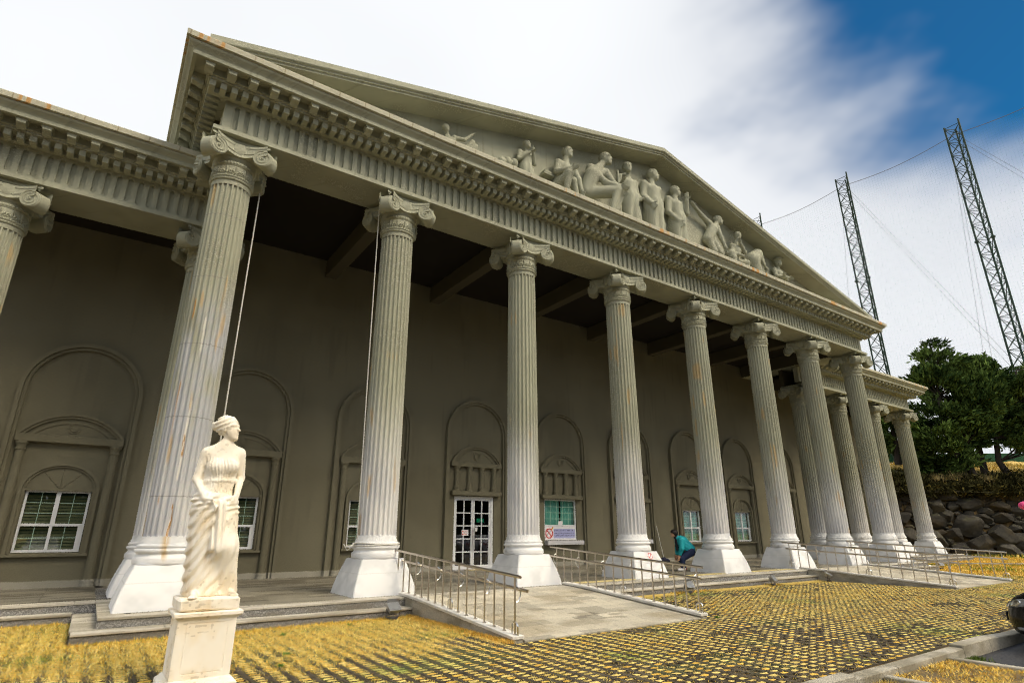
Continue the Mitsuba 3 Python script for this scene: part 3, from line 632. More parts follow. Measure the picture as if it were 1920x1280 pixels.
# ---- the ticket window and its blank twin
def ticket(cx, sign):
    y = WY + 0.05; x0, x1 = cx - 0.84, cx + 0.79; z0, zm, z1 = PZ + 0.94, PZ + 1.44, PZ + 2.47
    w = put(MU + '__ticket_window', [box(x0, x0 + 0.05, y, y + 0.06, z0, z1), box(x1 - 0.05, x1, y, y + 0.06, z0, z1), box(x0 + 0.05, x1 - 0.05, y, y + 0.06, z1 - 0.05, z1), box(x0 + 0.05, x1 - 0.05, y, y + 0.06, zm, zm + 0.07), box(x0 + 0.05, x1 - 0.05, y + 0.01, y + 0.05, z0, zm - 0.002)], 'white_frame',
            label='green glazed ticket window with a white panel and metal counter' if sign else 'hidden ticket window')
    a, b, lo, hi = x0 + 0.05, x1 - 0.05, zm + 0.07, z1 - 0.05
    put(w + '__muntin', [box(a + (b - a) * q / 5 - 0.008, a + (b - a) * q / 5 + 0.008, y + 0.02, y + 0.03, lo, hi) for q in range(1, 5)] + [box(a, b, y + 0.021, y + 0.029, lo + (hi - lo) * q / 4 - 0.008, lo + (hi - lo) * q / 4 + 0.008) for q in range(1, 4)], 'muntin')
    put(w + '__pane', trimesh.Trimesh([(a, y + 0.026, lo), (b, y + 0.026, lo), (b, y + 0.026, hi), (a, y + 0.026, hi)], [(0, 1, 2), (0, 2, 3)], process=False), 'glass')
    n = 40; xs = np.linspace(a, a + 0.83, n); P = np.stack([np.stack([xs, WY + 0.22 + 0.02 * np.sin(xs * 40), np.full(n, z)], -1) for z in (lo - 0.05, hi + 0.05)])
    xs2 = np.linspace(a + 0.93, b + 0.05, n); P2 = np.stack([np.stack([xs2, WY + 0.22 + 0.02 * np.sin(xs2 * 40), np.full(n, z)], -1) for z in (lo - 0.05, hi + 0.05)])
    put(w + '__curtain', [gridmesh(P), gridmesh(P2)], 'blind_teal')
    put(w + '__counter', box(x0 - 0.02, x1 + 0.18, WY - 0.22, WY + 0.04, PZ + 0.77, PZ + 0.925, 0.006), 'sill_metal')
    if sign:
        put(w + '__notice_card', [box(x0 + 0.72, x0 + 0.95, y + 0.012, y + 0.018, lo, lo + 0.14)], 'sign_white')
    return x0, x1, y
tx0, tx1, ty = ticket(18.0, True)
ticket(22.0, False)
# the no-smoking sign on the panel: ring, bar, cigarette, blue field with three lines of small characters
SG = thing('no_smoking_sign', 'white sign with a red no-smoking ring and blue text field, under the ticket window', 'sign')
sx0, sx1, sz0, sz1, sy = tx0 + 0.01, tx1 - 0.01, PZ + 0.945, PZ + 1.435, ty - 0.004
put(SG + '__board', box(sx0, sx1, sy - 0.006, sy, sz0, sz1), 'sign_white')
def flat(poly, y, t=0.003): return extr(poly, t, XZ(y))
cx_, cz_, cr_ = sx0 + 0.23, (sz0 + sz1) / 2, 0.19
ring_ = sg.Point(cx_, cz_).buffer(cr_).difference(sg.Point(cx_, cz_).buffer(cr_ - 0.042))
bar_ = sg.LineString([(cx_ - 0.115, cz_ + 0.115), (cx_ + 0.115, cz_ - 0.115)]).buffer(0.02)
put(SG + '__ban_ring', flat(shapely.union_all([ring_, bar_]), sy - 0.007), 'sign_red')
cig = sg.LineString([(cx_ - 0.23, cz_ - 0.20), (cx_ + 0.12, cz_ + 0.15)]).buffer(0.014, cap_style='flat').difference(bar_.buffer(0.01)).difference(ring_.buffer(0.004))
put(SG + '__cigarette', flat(cig, sy - 0.007), 'lamp_grey')
put(SG + '__cigarette_tip', flat(sg.LineString([(cx_ + 0.12, cz_ + 0.15), (cx_ + 0.19, cz_ + 0.22)]).buffer(0.022), sy - 0.0101), 'sign_orange')
put(SG + '__text_field', flat(sg.box(cx_ + 0.27, cz_ - 0.13, sx1 - 0.11, cz_ + 0.12).buffer(0.05), sy - 0.007), 'sign_blue')
def glyph_row(x0, x1, z, h, r, gaps):
    """a line of Korean-like syllable blocks: each a small cluster of strokes, in words"""
    out = []; x = x0; q = 0
    while x < x1 - h * 0.9:
        w = h * 0.92; t = h * 0.13; kind = r.integers(0, 4)
        def bx(a, b, c, d): out.append(sg.box(x + a * w, z + c * h, x + b * w, z + d * h))
        bx(0.05, 0.50, 0.86, 1.0) if kind != 1 else bx(0.05, 0.18, 0.5, 1.0)
        if kind in (0, 2): bx(0.36, 0.50, 0.45, 0.9)
        if kind in (1, 3): bx(0.05, 0.50, 0.45, 0.58)
        bx(0.66, 0.80, 0.40, 1.0)
        if r.random() < 0.6: bx(0.80, 0.98, 0.66, 0.78)
        if r.random() < 0.6: bx(0.15, 0.85, 0.0, 0.13); bx(0.15, 0.29, 0.1, 0.32)
        else: bx(0.2, 0.8, 0.12, 0.26)
        x += h; q += 1
        if q in gaps: x += h * 0.6
    return shapely.union_all(out)
gr = np.random.default_rng(3)
put(SG + '__lettering', [flat(glyph_row(cx_ + 0.245, sx1 - 0.10, cz_ + dz_, h_, gr, g_), sy - 0.0101) for dz_, h_, g_ in ((0.075, 0.06, (4, 6, 9, 12)), (-0.02, 0.045, (5, 8, 12, 16)), (-0.115, 0.055, (5, 9, 13)))], 'sign_ink')

# ---- the entrance door
DX0, DX1, DZ1 = 14 - 0.86, 14 + 0.78, PZ + 2.455
DR = put(MU + '__entrance_door', [box(DX0, DX0 + 0.05, WY + 0.03, WY + 0.11, PZ, DZ1), box(DX1 - 0.10, DX1, WY + 0.03, WY + 0.11, PZ, DZ1), box(DX0 + 0.05, DX1 - 0.10, WY + 0.03, WY + 0.11, DZ1 - 0.06, DZ1)], 'white_frame', label='white double door glazed with small panes')
put(DR + '__threshold', box(DX0, DX1, WY - 0.06, WY + 0.12, PZ + 0.003, PZ + 0.03), 'sill_metal')
mid = (DX0 + 0.05 + DX1 - 0.10) / 2
for a, b in ((DX0 + 0.055, mid - 0.006), (mid + 0.006, DX1 - 0.105)):
    lo, hi = PZ + 0.035, DZ1 - 0.065; y = WY + 0.045
    bars = [box(a, a + 0.065, y, y + 0.045, lo, hi), box(b - 0.065, b, y, y + 0.045, lo, hi), box(a + 0.065, b - 0.065, y, y + 0.045, lo, lo + 0.11), box(a + 0.065, b - 0.065, y, y + 0.045, hi - 0.07, hi)]
    xm = (a + b) / 2; bars.append(box(xm - 0.019, xm + 0.019, y + 0.004, y + 0.04, lo + 0.11, hi - 0.07))
    for q in range(1, 5): zz = lo + 0.11 + (hi - lo - 0.18) * q / 5; bars.append(box(a + 0.065, b - 0.065, y + 0.0052, y + 0.0388, zz - 0.019, zz + 0.019))
    lf = put(DR + '__leaf', bars, 'white_frame')
    put(DR + '__pane', trimesh.Trimesh([(a + 0.06, y + 0.022, lo + 0.1), (b - 0.06, y + 0.022, lo + 0.1), (b - 0.06, y + 0.022, hi - 0.06), (a + 0.06, y + 0.022, hi - 0.06)], [(0, 1, 2), (0, 2, 3)], process=False), 'glass')
    hx_ = b - 0.035 if a < 13.5 else a + 0.035
    put(DR + '__handle', [tube([(hx_, y - 0.07, lo + 0.62), (hx_, y - 0.07, lo + 1.36)], 0.016, 8), tube([(hx_, y - 0.07, lo + 0.72), (hx_, y + 0.01, lo + 0.72)], 0.010, 6), tube([(hx_, y - 0.07, lo + 1.26), (hx_, y + 0.01, lo + 1.26)], 0.010, 6)], 'chrome', smooth=40)
put(MU + '__door_mat', box(13.55, 14.35, WY - 0.42, WY - 0.08, PZ + 0.004, PZ + 0.016), 'pale_tile', label='yellow strip at the door sill')
DS = thing('door_notice', 'white paper notice with red lettering on the left door leaf', 'sign')
nx, nz, ny = mid - 0.30, PZ + 1.22, WY + 0.0435
put(DS + '__sheet', box(nx - 0.15, nx + 0.12, ny - 0.004, ny, nz - 0.10, nz + 0.10), 'sign_white')
put(DS + '__lettering', [flat(glyph_row(nx - 0.10, nx + 0.09, nz + d_, 0.045, gr, ()), ny - 0.005) for d_ in (0.025, -0.07)] + [flat(sg.box(nx - 0.135, nz + d_, nx - 0.105, nz + d_ + 0.04), ny - 0.005) for d_ in (0.025, -0.07)], 'sign_red')
DN = put('door_sticker', box(mid + 0.10, mid + 0.19, ny - 0.004, ny, PZ + 1.26, PZ + 1.40), 'sign_white', label='small white sticker on the right door leaf', cat='sticker')
EX = thing('exit_sign', 'small lit green exit sign seen through the right door leaf', 'sign')
sgn = mikit.ply(box(15.05, 15.35, 7.24, 7.28, PZ + 1.60, PZ + 1.74), 'm_exit_green'); sgn['emitter'] = {'type': 'area', 'radiance': {'type': 'rgb', 'value': [0.002, 0.05, 0.022]}}
scene[EX + '__panel'] = sgn
put(EX + '__figure', flat(shapely.union_all([sg.Point(15.130, PZ + 1.705).buffer(0.014), sg.LineString([(15.130, PZ + 1.69), (15.120, PZ + 1.655), (15.100, PZ + 1.62)]).buffer(0.009), sg.LineString([(15.120, PZ + 1.655), (15.145, PZ + 1.625)]).buffer(0.008), sg.LineString([(15.105, PZ + 1.68), (15.160, PZ + 1.675)]).buffer(0.007), sg.box(15.210, PZ + 1.655, 15.280, PZ + 1.685)]), 7.238), 'sign_white')

# ------------------------------------------------------------------ platform, steps, ramps
PX0, PX1, PY, WPY = 3.13, 32.87, -1.16, 1.52
put(MU + '__platform', [box(PX0 + 0.02, PX1 - 0.02, PY + 0.02, WY, -0.2, PZ - 0.04), box(-9, PX0 + 0.02, WPY + 0.02, WY, -0.2, PZ - 0.04), box(PX1 - 0.02, 45.2, WPY + 0.02, WY, -0.2, PZ - 0.04),
                        box(PX0 - 0.27, PX1 + 0.27, PY - 0.31, WPY + 0.3, -0.2, 0.115), box(-9, 45.5, WPY - 0.31, WPY + 0.1, -0.2, 0.114)], 'granite', label='stone platform and steps under the columns')
slabs, far = [], []
sl_shape = {}
def slab(x0, x1, y0, y1, z, t, m, key, near=12):
    bm = box(x0 + 0.003, x1 - 0.003, y0 + 0.003, y1 - 0.003, z - t, z + rng.uniform(-0.002, 0.002), 0.004)
    p = pix([[(x0 + x1) / 2, (y0 + y1) / 2, z]])[0]
    slabs.append((p[2] if -0.15 < p[0] < 1.1 else 1e3, bm, m, key))
for i in range(int((PX1 - PX0) / 0.9)):
    for j in range(11):
        x0, y0 = PX0 + 0.45 + i * 0.9 - (0.45 if j % 2 else 0), PY + 0.38 + j * 0.6
        slab(max(x0, PX0 + 0.36), min(x0 + 0.9, PX1 - 0.36), y0, min(y0 + 0.6, WY), PZ, 0.05, 'stone_slab', '__platform__slab')
for i in range(18):
    for j in range(6): slab(PX0 - 16.2 + i * 0.9, min(PX0 - 15.3 + i * 0.9, PX0 + 0.35), WPY + 0.38 + j * 0.64, WPY + 1.02 + j * 0.64, PZ, 0.05, 'stone_slab', '__platform__slab') if PX0 - 15.3 + i * 0.9 > -6 and PX0 - 16.2 + i * 0.9 < PX0 else None
    for j in range(6): slab(PX1 + 0.0 + i * 0.68, PX1 + 0.68 + i * 0.68, WPY + 0.38 + j * 0.64, WPY + 1.02 + j * 0.64, PZ, 0.05, 'stone_slab', '__platform__slab')
slabs.sort(key=lambda s: s[0])
for d, bm, m, key in slabs[:200]: put(MU + key, bm, m)
put(MU + '__platform__paving', [s[1] for s in slabs[200:]], 'stone_slab', kind='stuff')
# nosing stones and riser stones along every edge (skipping the ramps)
def edge_stones(x0, x1, y, z, depth, skip=()):
    x = x0; st = []
    while x < x1 - 0.05:
        L = min(1.2, x1 - x)
        if not any(a - 0.02 < x + L / 2 < b for a, b in skip):
            e = rng.uniform(-0.004, 0.004)
            st.append((x, box(x + 0.003, x + L - 0.003, y + e, y + depth, z - 0.04, z + e * 0.3, 0.006), box(x + 0.003, x + L - 0.003, y + 0.028 + e, y + 0.10, z - 0.16, z - 0.041)))
        x += L
    for x, a, b in st:
        put(MU + '__platform__nosing', a, 'nosing_stone'); put(MU + '__platform__riser', b, 'granite')
RS = ((8.25, 12.75), (23.25, 27.75))
edge_stones(PX0, PX1, PY, PZ, 0.38, ())
edge_stones(PX0 - 0.3, PX1 + 0.3, PY - 0.34, 0.155, 0.36, RS)
edge_stones(-8.0, PX0, WPY, PZ, 0.38); edge_stones(-8.0, PX0 - 0.3, WPY - 0.34, 0.155, 0.36)
edge_stones(PX1, 45.2, WPY, PZ, 0.38); edge_stones(PX1 + 0.3, 45.5, WPY - 0.34, 0.155, 0.36)
put(MU + '__platform__nosing', [box(PX0, PX0 + 0.36, PY + 0.39, WPY + 0.37, PZ - 0.04, PZ + 0.001, 0.006)], 'nosing_stone'); put(MU + '__platform__riser', box(PX0 + 0.025, PX0 + 0.1, PY + 0.1, WPY - 0.002, PZ - 0.16, PZ - 0.041), 'granite')
put(MU + '__platform__nosing', [box(PX0 - 0.32, PX0 + 0.02, PY + 0.03, WPY - 0.35, 0.115, 0.1565, 0.006)], 'nosing_stone'); put(MU + '__platform__riser', box(PX0 - 0.29, PX0 - 0.2, PY - 0.2, WPY - 0.345, -0.05, 0.1145), 'granite')

def ramp(x0, x1, y1, label):
    R = thing('access_ramp', label, 'ramp', 'stone ramps up to the portico')
    ya, za, zb = PY + 0.0, PZ + 0.005, 0.012
    def z(y): return zb + (za - zb) * (y - y1) / (ya - y1)
    def slope_box(xa, xb, y0, yy, dz0, dz1, b=0.0):
        m = box(xa, xb, y0, yy, dz0, dz1, b); v = m.vertices.copy(); v[:, 2] += z(v[:, 1]); m.vertices = v; return m
    put(R + '__bed', slope_box(x0 + 0.21, x1 - 0.21, y1, ya - 0.005, -0.3, -0.03), 'concrete')
    nr = int((ya - y1) / 0.3); h = (ya - y1) / nr
    for j in range(nr):
        xx = x0 + 0.215 + (0.3 if j % 2 else 0) - 0.3
        while xx < x1 - 0.215:
            a, b = max(xx, x0 + 0.215), min(xx + 0.6, x1 - 0.215)
            if b - a > 0.04: put(R + '__slab', slope_box(a + 0.005, b - 0.005, y1 + j * h + 0.005, y1 + (j + 1) * h - 0.005, -0.029, 0.001 * rng.uniform(-2, 2), 0.004), 'ramp_stone')
            xx += 0.6
    for s_, xa in ((0, x0), (1, x1 - 0.21)):
        put(R + '__side_wall', slope_box(xa + 0.02, xa + 0.19, y1 + 0.02, ya - 0.002, -0.33, 0.02), 'concrete')
        n = 5
        for q in range(n):
            yy0, yy1 = y1 + (ya + 0.30 - y1) * q / n, y1 + (ya + 0.30 - y1) * (q + 1) / n
            m = box(xa, xa + 0.21, yy0 + 0.003, yy1 - 0.003, 0.022, 0.07, 0.006); v = m.vertices.copy(); v[:, 2] += np.minimum(z(v[:, 1]), za); m.vertices = v
            put(R + '__kerb', m, 'kerb_stone')
    return z
z1 = ramp(8.2, 12.75, -4.95, 'near stone access ramp sloping from the entrance to the yard')
z2 = ramp(23.2, 27.85, -5.45, 'far stone access ramp sloping down at the right end of the portico')
def handrail(x, y1, zf, inner, label):
    H = thing('handrail', label, 'handrail', 'steel handrails along the ramps')
    def zk(y): return np.minimum(zf(np.asarray(y, float)), PZ + 0.005) + 0.07
    ys = np.linspace(-0.55, y1 + 0.10, 16)
    ya, yb = -0.30, y1 - 0.05
    def rail(xo, zo, y0, y1_): return tube([(x + xo, y0, zk(-1.16) + zo + 0.0) if False else (x + xo, yy, zk(min(yy, -0.9)) * 0 + zl(yy) + zo) for yy in np.linspace(y0, y1_, 12)], 0.024, 10)
    zs, ze = zk(-0.8) + 0.80, zk(y1 + 0.1) + 0.80
    def zl(yy): return zs + (ze - zs) * (yy + 0.3) / (y1 + 0.15)
    put(H + '__top_rail', rail(0, 0, ya, yb), 'steel', smooth=40)
    put(H + '__lower_rail', rail(0.115 * inner, -0.20, ya - 0.05, yb - 0.02), 'steel', smooth=40)
    for i, yy in enumerate(ys):
        put(H + '__post', tube([(x, yy, zk(yy) - 0.01), (x, yy, zl(yy) - 0.015)], 0.0155, 8), 'steel', smooth=40)
        put(H + '__collar', mv(lathe([(0.034, 0), (0.034, 0.006), (0.017, 0.016)], 12), x, yy, zk(yy)), 'steel', smooth=30)
        if i % 3 == 0:
            t = np.linspace(-1.35, 1.35, 11); R_ = 0.105
            put(H + '__bracket', tube([(x + inner * R_ * math.cos(a), yy, zl(yy) - 0.26 + R_ * 1.1 * math.sin(a)) for a in t], 0.009, 6), 'chrome', smooth=40)
        if i in (0, 8, 15):
            t = np.linspace(0, PI, 11); pts = [(x, yy - 0.075, zk(yy))] + [(x, yy - 0.075 * math.cos(a), zk(yy) + 0.11 + 0.06 * math.sin(a)) for a in t] + [(x, yy + 0.075, zk(yy))]
            put(H + '__foot_loop', tube(pts, 0.012, 8), 'chrome', smooth=40)
handrail(8.305, -4.95, z1, 1, 'steel handrail on the left edge of the near ramp')
handrail(12.645, -4.95, z1, -1, 'steel handrail on the right edge of the near ramp')
handrail(23.305, -5.45, z2, 1, 'steel handrail on the left edge of the far ramp')
handrail(27.745, -5.45, z2, -1, 'steel handrail on the right edge of the far ramp')

# tactile paving: strips of studded tiles
def tactile(x0, x1, y, z, m, label):
    T = thing('tactile_strip', label, 'tactile paving', None)
    n = max(1, int(round((x1 - x0) / 0.3))); w = (x1 - x0) / n
    for i in range(n):
        a = x0 + i * w; ms = [box(a + 0.003, a + w - 0.003, y + 0.003, y + 0.297, z - 0.02, z + 0.006)]
        for p in range(5):
            for q in range(5):
                st = lathe([(0.021, 0), (0.015, 0.006)], 6); ms.append(mv(st, a + w * (p + 0.5) / 5, y + 0.3 * (q + 0.5) / 5, z + 0.006))
        put(T + '__tile', ms, m)
for x0, x1, l in ((12.9, 15.3, 'pale yellow tactile strip on the platform left of the stickered column'), (16.75, 19.3, 'pale yellow tactile strip at the platform edge in front of the child'), (20.75, 23.2, 'pale yellow tactile strip right of the column beside the child')): tactile(x0, x1, -0.74, PZ, 'pale_tile', l)
for x0, x1, l in ((12.95, 15.6, 'yellow tactile strip on the ground just right of the near ramp'), (17.2, 19.8, 'yellow tactile strip on the ground between the two floodlights'), (20.6, 22.9, 'yellow tactile strip on the ground left of the far ramp')): tactile(x0, x1, -1.86, 0.012, 'yellow_tile', l)

# ------------------------------------------------------------------ ground
def sheet(x0, x1, y0, y1, z, hole=None, nx=None, ny=None):
    nx = nx or 2; ny = ny or 2
    X, Y = np.meshgrid(np.linspace(x0, x1, nx), np.linspace(y0, y1, ny), indexing='ij')
    return gridmesh(np.stack([X, Y, np.full_like(X, z)], -1))
put('ground', sheet(-300, 400, -300, 400, -0.25), 'lawn', kind='structure', label='open ground reaching to the horizon')
put('soil_bed', sheet(-25, 31.5, -8.72, 1.6, -0.022), 'soil', kind='structure', label='soil under the grass pavers')
LX, LY = 0.211, 0.115
ramps = [(8.2, 12.75, -4.95), (23.2, 27.85, -5.45)]
def blocked(x, y):
    b = (y > -1.53) & (x > 2.80)
    b |= (y > 1.16)
    for a, c, d in ramps: b |= (x > a - 0.02) & (x < c + 0.02) & (y > d - 0.02)
    b |= (x > 3.70) & (x < 4.33) & (y > -5.27) & (y < -4.63)
    for a, c in ((12.9, 15.65), (17.15, 19.85), (20.55, 22.95)): b |= (x > a) & (x < c) & (y > -1.9)
    return b
gx, gy = np.meshgrid(np.arange(-20, 160) * LX, np.arange(-76, 11) * LY, indexing='ij')
gx, gy = gx.ravel(), gy.ravel()
P = pix(np.stack([gx, gy, 0 * gx], -1))
vis = (P[:, 2] > 2) & (P[:, 0] > -0.12) & (P[:, 0] < 1.15) & (P[:, 1] < 0.76) & ~blocked(gx, gy) & (gx < 31.4) & (gy > -8.70)
gx, gy, P = gx[vis], gy[vis], P[vis]
def paver_ring(x, y, z):          # one lattice block: outer 0.205 x 0.109, opening 0.115 x 0.078 with a shifted centre
    o = np.array([(-.1045, -.0565), (.1045, -.0565), (.1045, .0565), (-.1045, .0565)]); i = np.array([(-.064, -.045), (.078, -.045), (.078, .045), (-.064, .045)])
    top = np.vstack([np.c_[o * 0.985, [z] * 4], np.c_[i, [z] * 4], np.c_[i * 0.97, [-0.03] * 4], np.c_[o, [-0.03] * 4]]) + [x, y, 0]
    f = []
    for k in range(4):
        l = (k + 1) % 4
        f += [(k, l, 4 + l), (k, 4 + l, 4 + k), (4 + k, 4 + l, 8 + l), (4 + k, 8 + l, 8 + k), (12 + k, 12 + l, l), (12 + k, l, k)]
    return top, np.array(f)
order = np.argsort(-(1 / P[:, 2] ** 2) * ((P[:, 0] > 0) & (P[:, 0] < 1) & (P[:, 1] < 0.667)))
zz = rng.uniform(-0.004, 0.003, len(gx))
YD = thing('paved_yard', 'yard of dark concrete grass pavers with dry yellow grass in the cells', None, kind='structure')
# the label stands on the bulk of the yard
big = [paver_ring(gx[i], gy[i], zz[i]) for i in order[260:]]
put(YD + '__pavers', cat_(big), 'paver', kind='stuff')
for i in order[:260]: put(YD + '__paver', paver_ring(gx[i], gy[i], zz[i]), 'paver')

# grass: blades with their own colours
GV, GF, GC, gn = [], [], [], 0
def blades(x, y, z, L, w, col, lean=0.8, r=rng, lo=0.25):
    """one triangle per blade"""
    global gn
    n = len(x); a = r.uniform(0, 2 * PI, n); ln = r.uniform(lo, 1, n) * lean
    dx, dy = np.cos(a), np.sin(a); b = a + PI / 2 + r.uniform(-0.5, 0.5, n)
    tip = np.stack([x + dx * L * ln, y + dy * L * ln, z + L * np.sqrt(np.clip(1 - ln ** 2, 0.02, 1))], -1)
    o = np.stack([np.cos(b), np.sin(b), 0 * b], -1) * (w / 2)[:, None]; c = np.stack([x, y, z], -1)
    V = np.stack([c - o, c + o, tip], 1).reshape(-1, 3)
    GV.append(V); GF.append(np.arange(3 * n).reshape(-1, 3) + gn); gn += 3 * n
    cc = np.repeat(col, 3, 0); GC.append(cc)
def flush(key, **kw):
    global gn
    m = trimesh.Trimesh(np.vstack(GV), np.vstack(GF), process=False)
    k = put(key, m, 'grass_blade', color=np.vstack(GC), **kw)
    GV.clear(); GF.clear(); GC.clear(); gn = 0
    return k
STRAW = np.array([(0.82, 0.64, 0.18), (0.74, 0.51, 0.09), (0.88, 0.74, 0.30), (0.52, 0.31, 0.05), (0.68, 0.54, 0.14), (0.36, 0.32, 0.06)])
def straw(n, green=None, r=rng):
    c = STRAW[r.choice(6, n, p=[.28, .24, .16, .12, .14, .06])] * r.uniform(0.75, 1.2, (n, 1))
    if green is not None:
        g = np.array([0.15, 0.24, 0.035]) * r.uniform(0.6, 1.3, (n, 1)); m = (r.random(n) < green)[:, None]; c = np.where(m, g, c)
    return np.clip(c, 0, 1)
dist = P[:, 2]
p3 = np.stack([gx, gy, 0 * gx], -1)
fill = meshkit.fbm(p3 * 0.7 + 3, 3, 2); bare = meshkit.fbm(p3 * 1.9 + 11, 3, 5)
worn = meshkit.fbm(p3 * np.array([0.25, 0.9, 1]) + 21, 4, 7)
per = np.clip((300 / np.maximum(dist, 4)), 10, 34) * np.clip(0.5 + 4.0 * (worn - 0.36), 0.4, 1.2) * np.clip(0.25 + 2.3 * (fill - 0.18), 0.3, 1.25) * np.where(bare < 0.27, 0.35, 1)
ni = per.astype(int); idx = np.repeat(np.arange(len(gx)), ni); n = len(idx); sc_ = np.clip(dist[idx] / 11, 0.8, 1.9)
grn = np.clip((meshkit.fbm(p3[idx] * 0.9 + 30, 3, 9) - 0.62) * 3.0, 0.0, 0.7)
blades(gx[idx] + rng.uniform(-.068, .080, n), gy[idx] + rng.uniform(-.048, .048, n), np.full(n, -0.004), rng.uniform(.018, .036, n) * np.sqrt(sc_), rng.uniform(.006, .012, n) * sc_, straw(n, grn), 0.985, lo=0.80)
m_ = (bare > 0.20) & (rng.random(len(bare)) < np.clip(0.97 + 5 * (worn - 0.38), 0.72, 1)); cx, cy = gx[m_], gy[m_]; k = len(cx); M = 10
th = np.arange(M) * 2 * PI / M; rad = rng.uniform(0.62, 1.18, (k, M)); szx, szy = rng.uniform(0.052, 0.076, (k, 1)), rng.uniform(0.030, 0.043, (k, 1))
ring = np.stack([cx[:, None] + 0.006 + szx * rad * np.sign(np.cos(th)) * np.abs(np.cos(th)) ** .7, cy[:, None] + szy * rad * np.sign(np.sin(th)) * np.abs(np.sin(th)) ** .7, rng.uniform(-0.006, 0.002, (k, M))], -1)
cen = np.stack([cx + rng.uniform(-.02, .02, k), cy + rng.uniform(-.01, .01, k), rng.uniform(0.004, 0.011, k)], -1)
V = np.concatenate([ring, cen[:, None]], 1); f0 = np.array([(i, (i + 1) % M, M) for i in range(M)])
GV.append(V.reshape(-1, 3)); GF.append((f0[None] + (M + 1) * np.arange(k)[:, None, None]).reshape(-1, 3) + gn); gn += (M + 1) * k
pc = np.array([[0.76, 0.59, 0.20]]) * rng.uniform(0.72, 1.12, (k, 1)) * np.where(rng.random((k, 1)) < 0.22, [[0.95, 0.78, 0.5]], [[1, 1, 1]]); pc = pc * (1 - 0.5 * np.clip((meshkit.fbm(p3[m_] * 0.9 + 30, 3, 9) - 0.60) * 3, 0, 1)[:, None] * np.array([[0.9, 0.3, 0.8]]))
GC.append((np.repeat(pc[:, None], M + 1, 1) * rng.uniform(0.75, 1.15, (k, M + 1, 1))).reshape(-1, 3))
# where the grass has overgrown the pavers: thick straw near the statue, the steps and the near ramp
n = 270000; ux, uy = rng.uniform(0.0, 9.0, n), rng.uniform(-6.6, 1.2, n)
q3 = np.stack([ux, uy, 0 * ux], -1); edge = np.clip((uy + 5.4 + 0.10 * (ux - 4)) / 2.6, 0, 1.2) - 0.35 * np.clip((ux - 6.6) / 1.6, 0, 1)
stripe = (0.5 + 0.5 * np.cos(2 * PI * (ux - LX * 0.5) / LX)) * np.clip(4 * (meshkit.fbm(q3 * np.array([2.2, 1.1, 1]) + 13, 3, 14) - 0.42), 0.1, 1.1)
keep = rng.random(n) < np.clip(edge * 1.45 + 1.5 * (meshkit.fbm(q3 * 1.6, 3, 4) - 0.5) - 0.50 * stripe * (1.15 - edge) - 0.12, 0, 1)
qp = pix(q3); keep &= ~blocked(ux, uy) & (qp[:, 0] > -0.1) & (qp[:, 2] > 1.0); ux, uy = ux[keep], uy[keep]; n = len(ux)
blades(ux, uy, np.full(n, -0.006), rng.uniform(.03, .065, n), rng.uniform(.007, .015, n), straw(n, np.clip(2.2 * (meshkit.fbm(q3[keep] * 0.8 + 50, 3, 6) - 0.60), 0.01, 0.8)), 0.985, lo=0.7)
n = 16000; ux = rng.uniform(-2, 23, n); uy = np.where(ux < 2.7, 1.2, -1.54) - rng.exponential(0.10, n); kk = ~blocked(ux, uy); ux, uy = ux[kk], uy[kk]; n = len(ux)
blades(ux, uy, np.full(n, -0.01), rng.uniform(.03, .09, n), rng.uniform(.010, .018, n), straw(n, np.full(n, 0.10)) * np.array([1.05, 0.95, 0.7]), 0.85)
n = 7000; uy = rng.uniform(-5.0, -1.2, n); ux = 8.19 - rng.exponential(0.06, n)
blades(ux, uy, np.full(n, -0.01), rng.uniform(.03, .08, n), rng.uniform(.008, .015, n), straw(n, np.full(n, 0.06)) * np.array([1.0, 0.85, 0.7]), 0.9)
flush('yard_grass', label='dry yellow grass growing in and over the pavers', cat='grass', kind='stuff')
# green weeds
for wx, wy, l in ((5.0, -4.6, 'green weed tuft in the straw just right of the pedestal'), (5.25, -3.9, 'second green weed tuft right of the pedestal, further back'), (6.8, -1.95, 'small green tuft at the foot of the steps left of the floodlight'), (12.86, -5.06, 'green tuft at the outer end of the near ramp'), (8.08, -3.7, 'green tuft against the side wall of the near ramp'), (5.6, -2.3, 'green tuft between the pedestal and the steps')):
    n = 34; a = rng.uniform(0, 2 * PI, n); rr = rng.uniform(0, 0.05, n)
    blades(wx + rr * np.cos(a), wy + rr * np.sin(a), np.full(n, 0.0), rng.uniform(.03, .06, n), rng.uniform(.010, .020, n), np.array([[0.10, 0.20, 0.03]]) * rng.uniform(0.6, 1.5, (n, 1)), 0.9)
    flush('weed_tuft', label=l, cat='weed')
# the lawn right of the portico, a kerb line and the path
put('lawn', sheet(30.5, 62, -14, 16, -0.035), 'lawn', kind='structure', label='yellow lawn in front of the boulder wall')
n = 60000; ux, uy = rng.uniform(28.2, 52, n), rng.uniform(-9, 9, n); q3 = np.stack([ux, uy, 0 * ux], -1); kk = ~((ux < 45.6) & (uy > 1.1)) & ~((ux < 33.2) & (uy > -1.6)) & ((ux > 31) | (uy > -5.4)); ux, uy, q3 = ux[kk], uy[kk], q3[kk]; n = len(ux)
blades(ux, uy, np.full(n, -0.04), rng.uniform(.05, .11, n), rng.uniform(.03, .07, n), straw(n, np.clip(2.5 * (meshkit.fbm(q3 * 0.4 + 50, 3, 6) - 0.52), 0.0, 0.8)) * np.array([1.1, 0.98, 0.8]), 0.8)
flush('lawn_grass', label='yellow and green lawn grass between the far ramp and the boulder wall', cat='grass', kind='stuff')
KB = thing('lawn_kerb', 'thin grey kerb line across the far lawn', 'kerb')
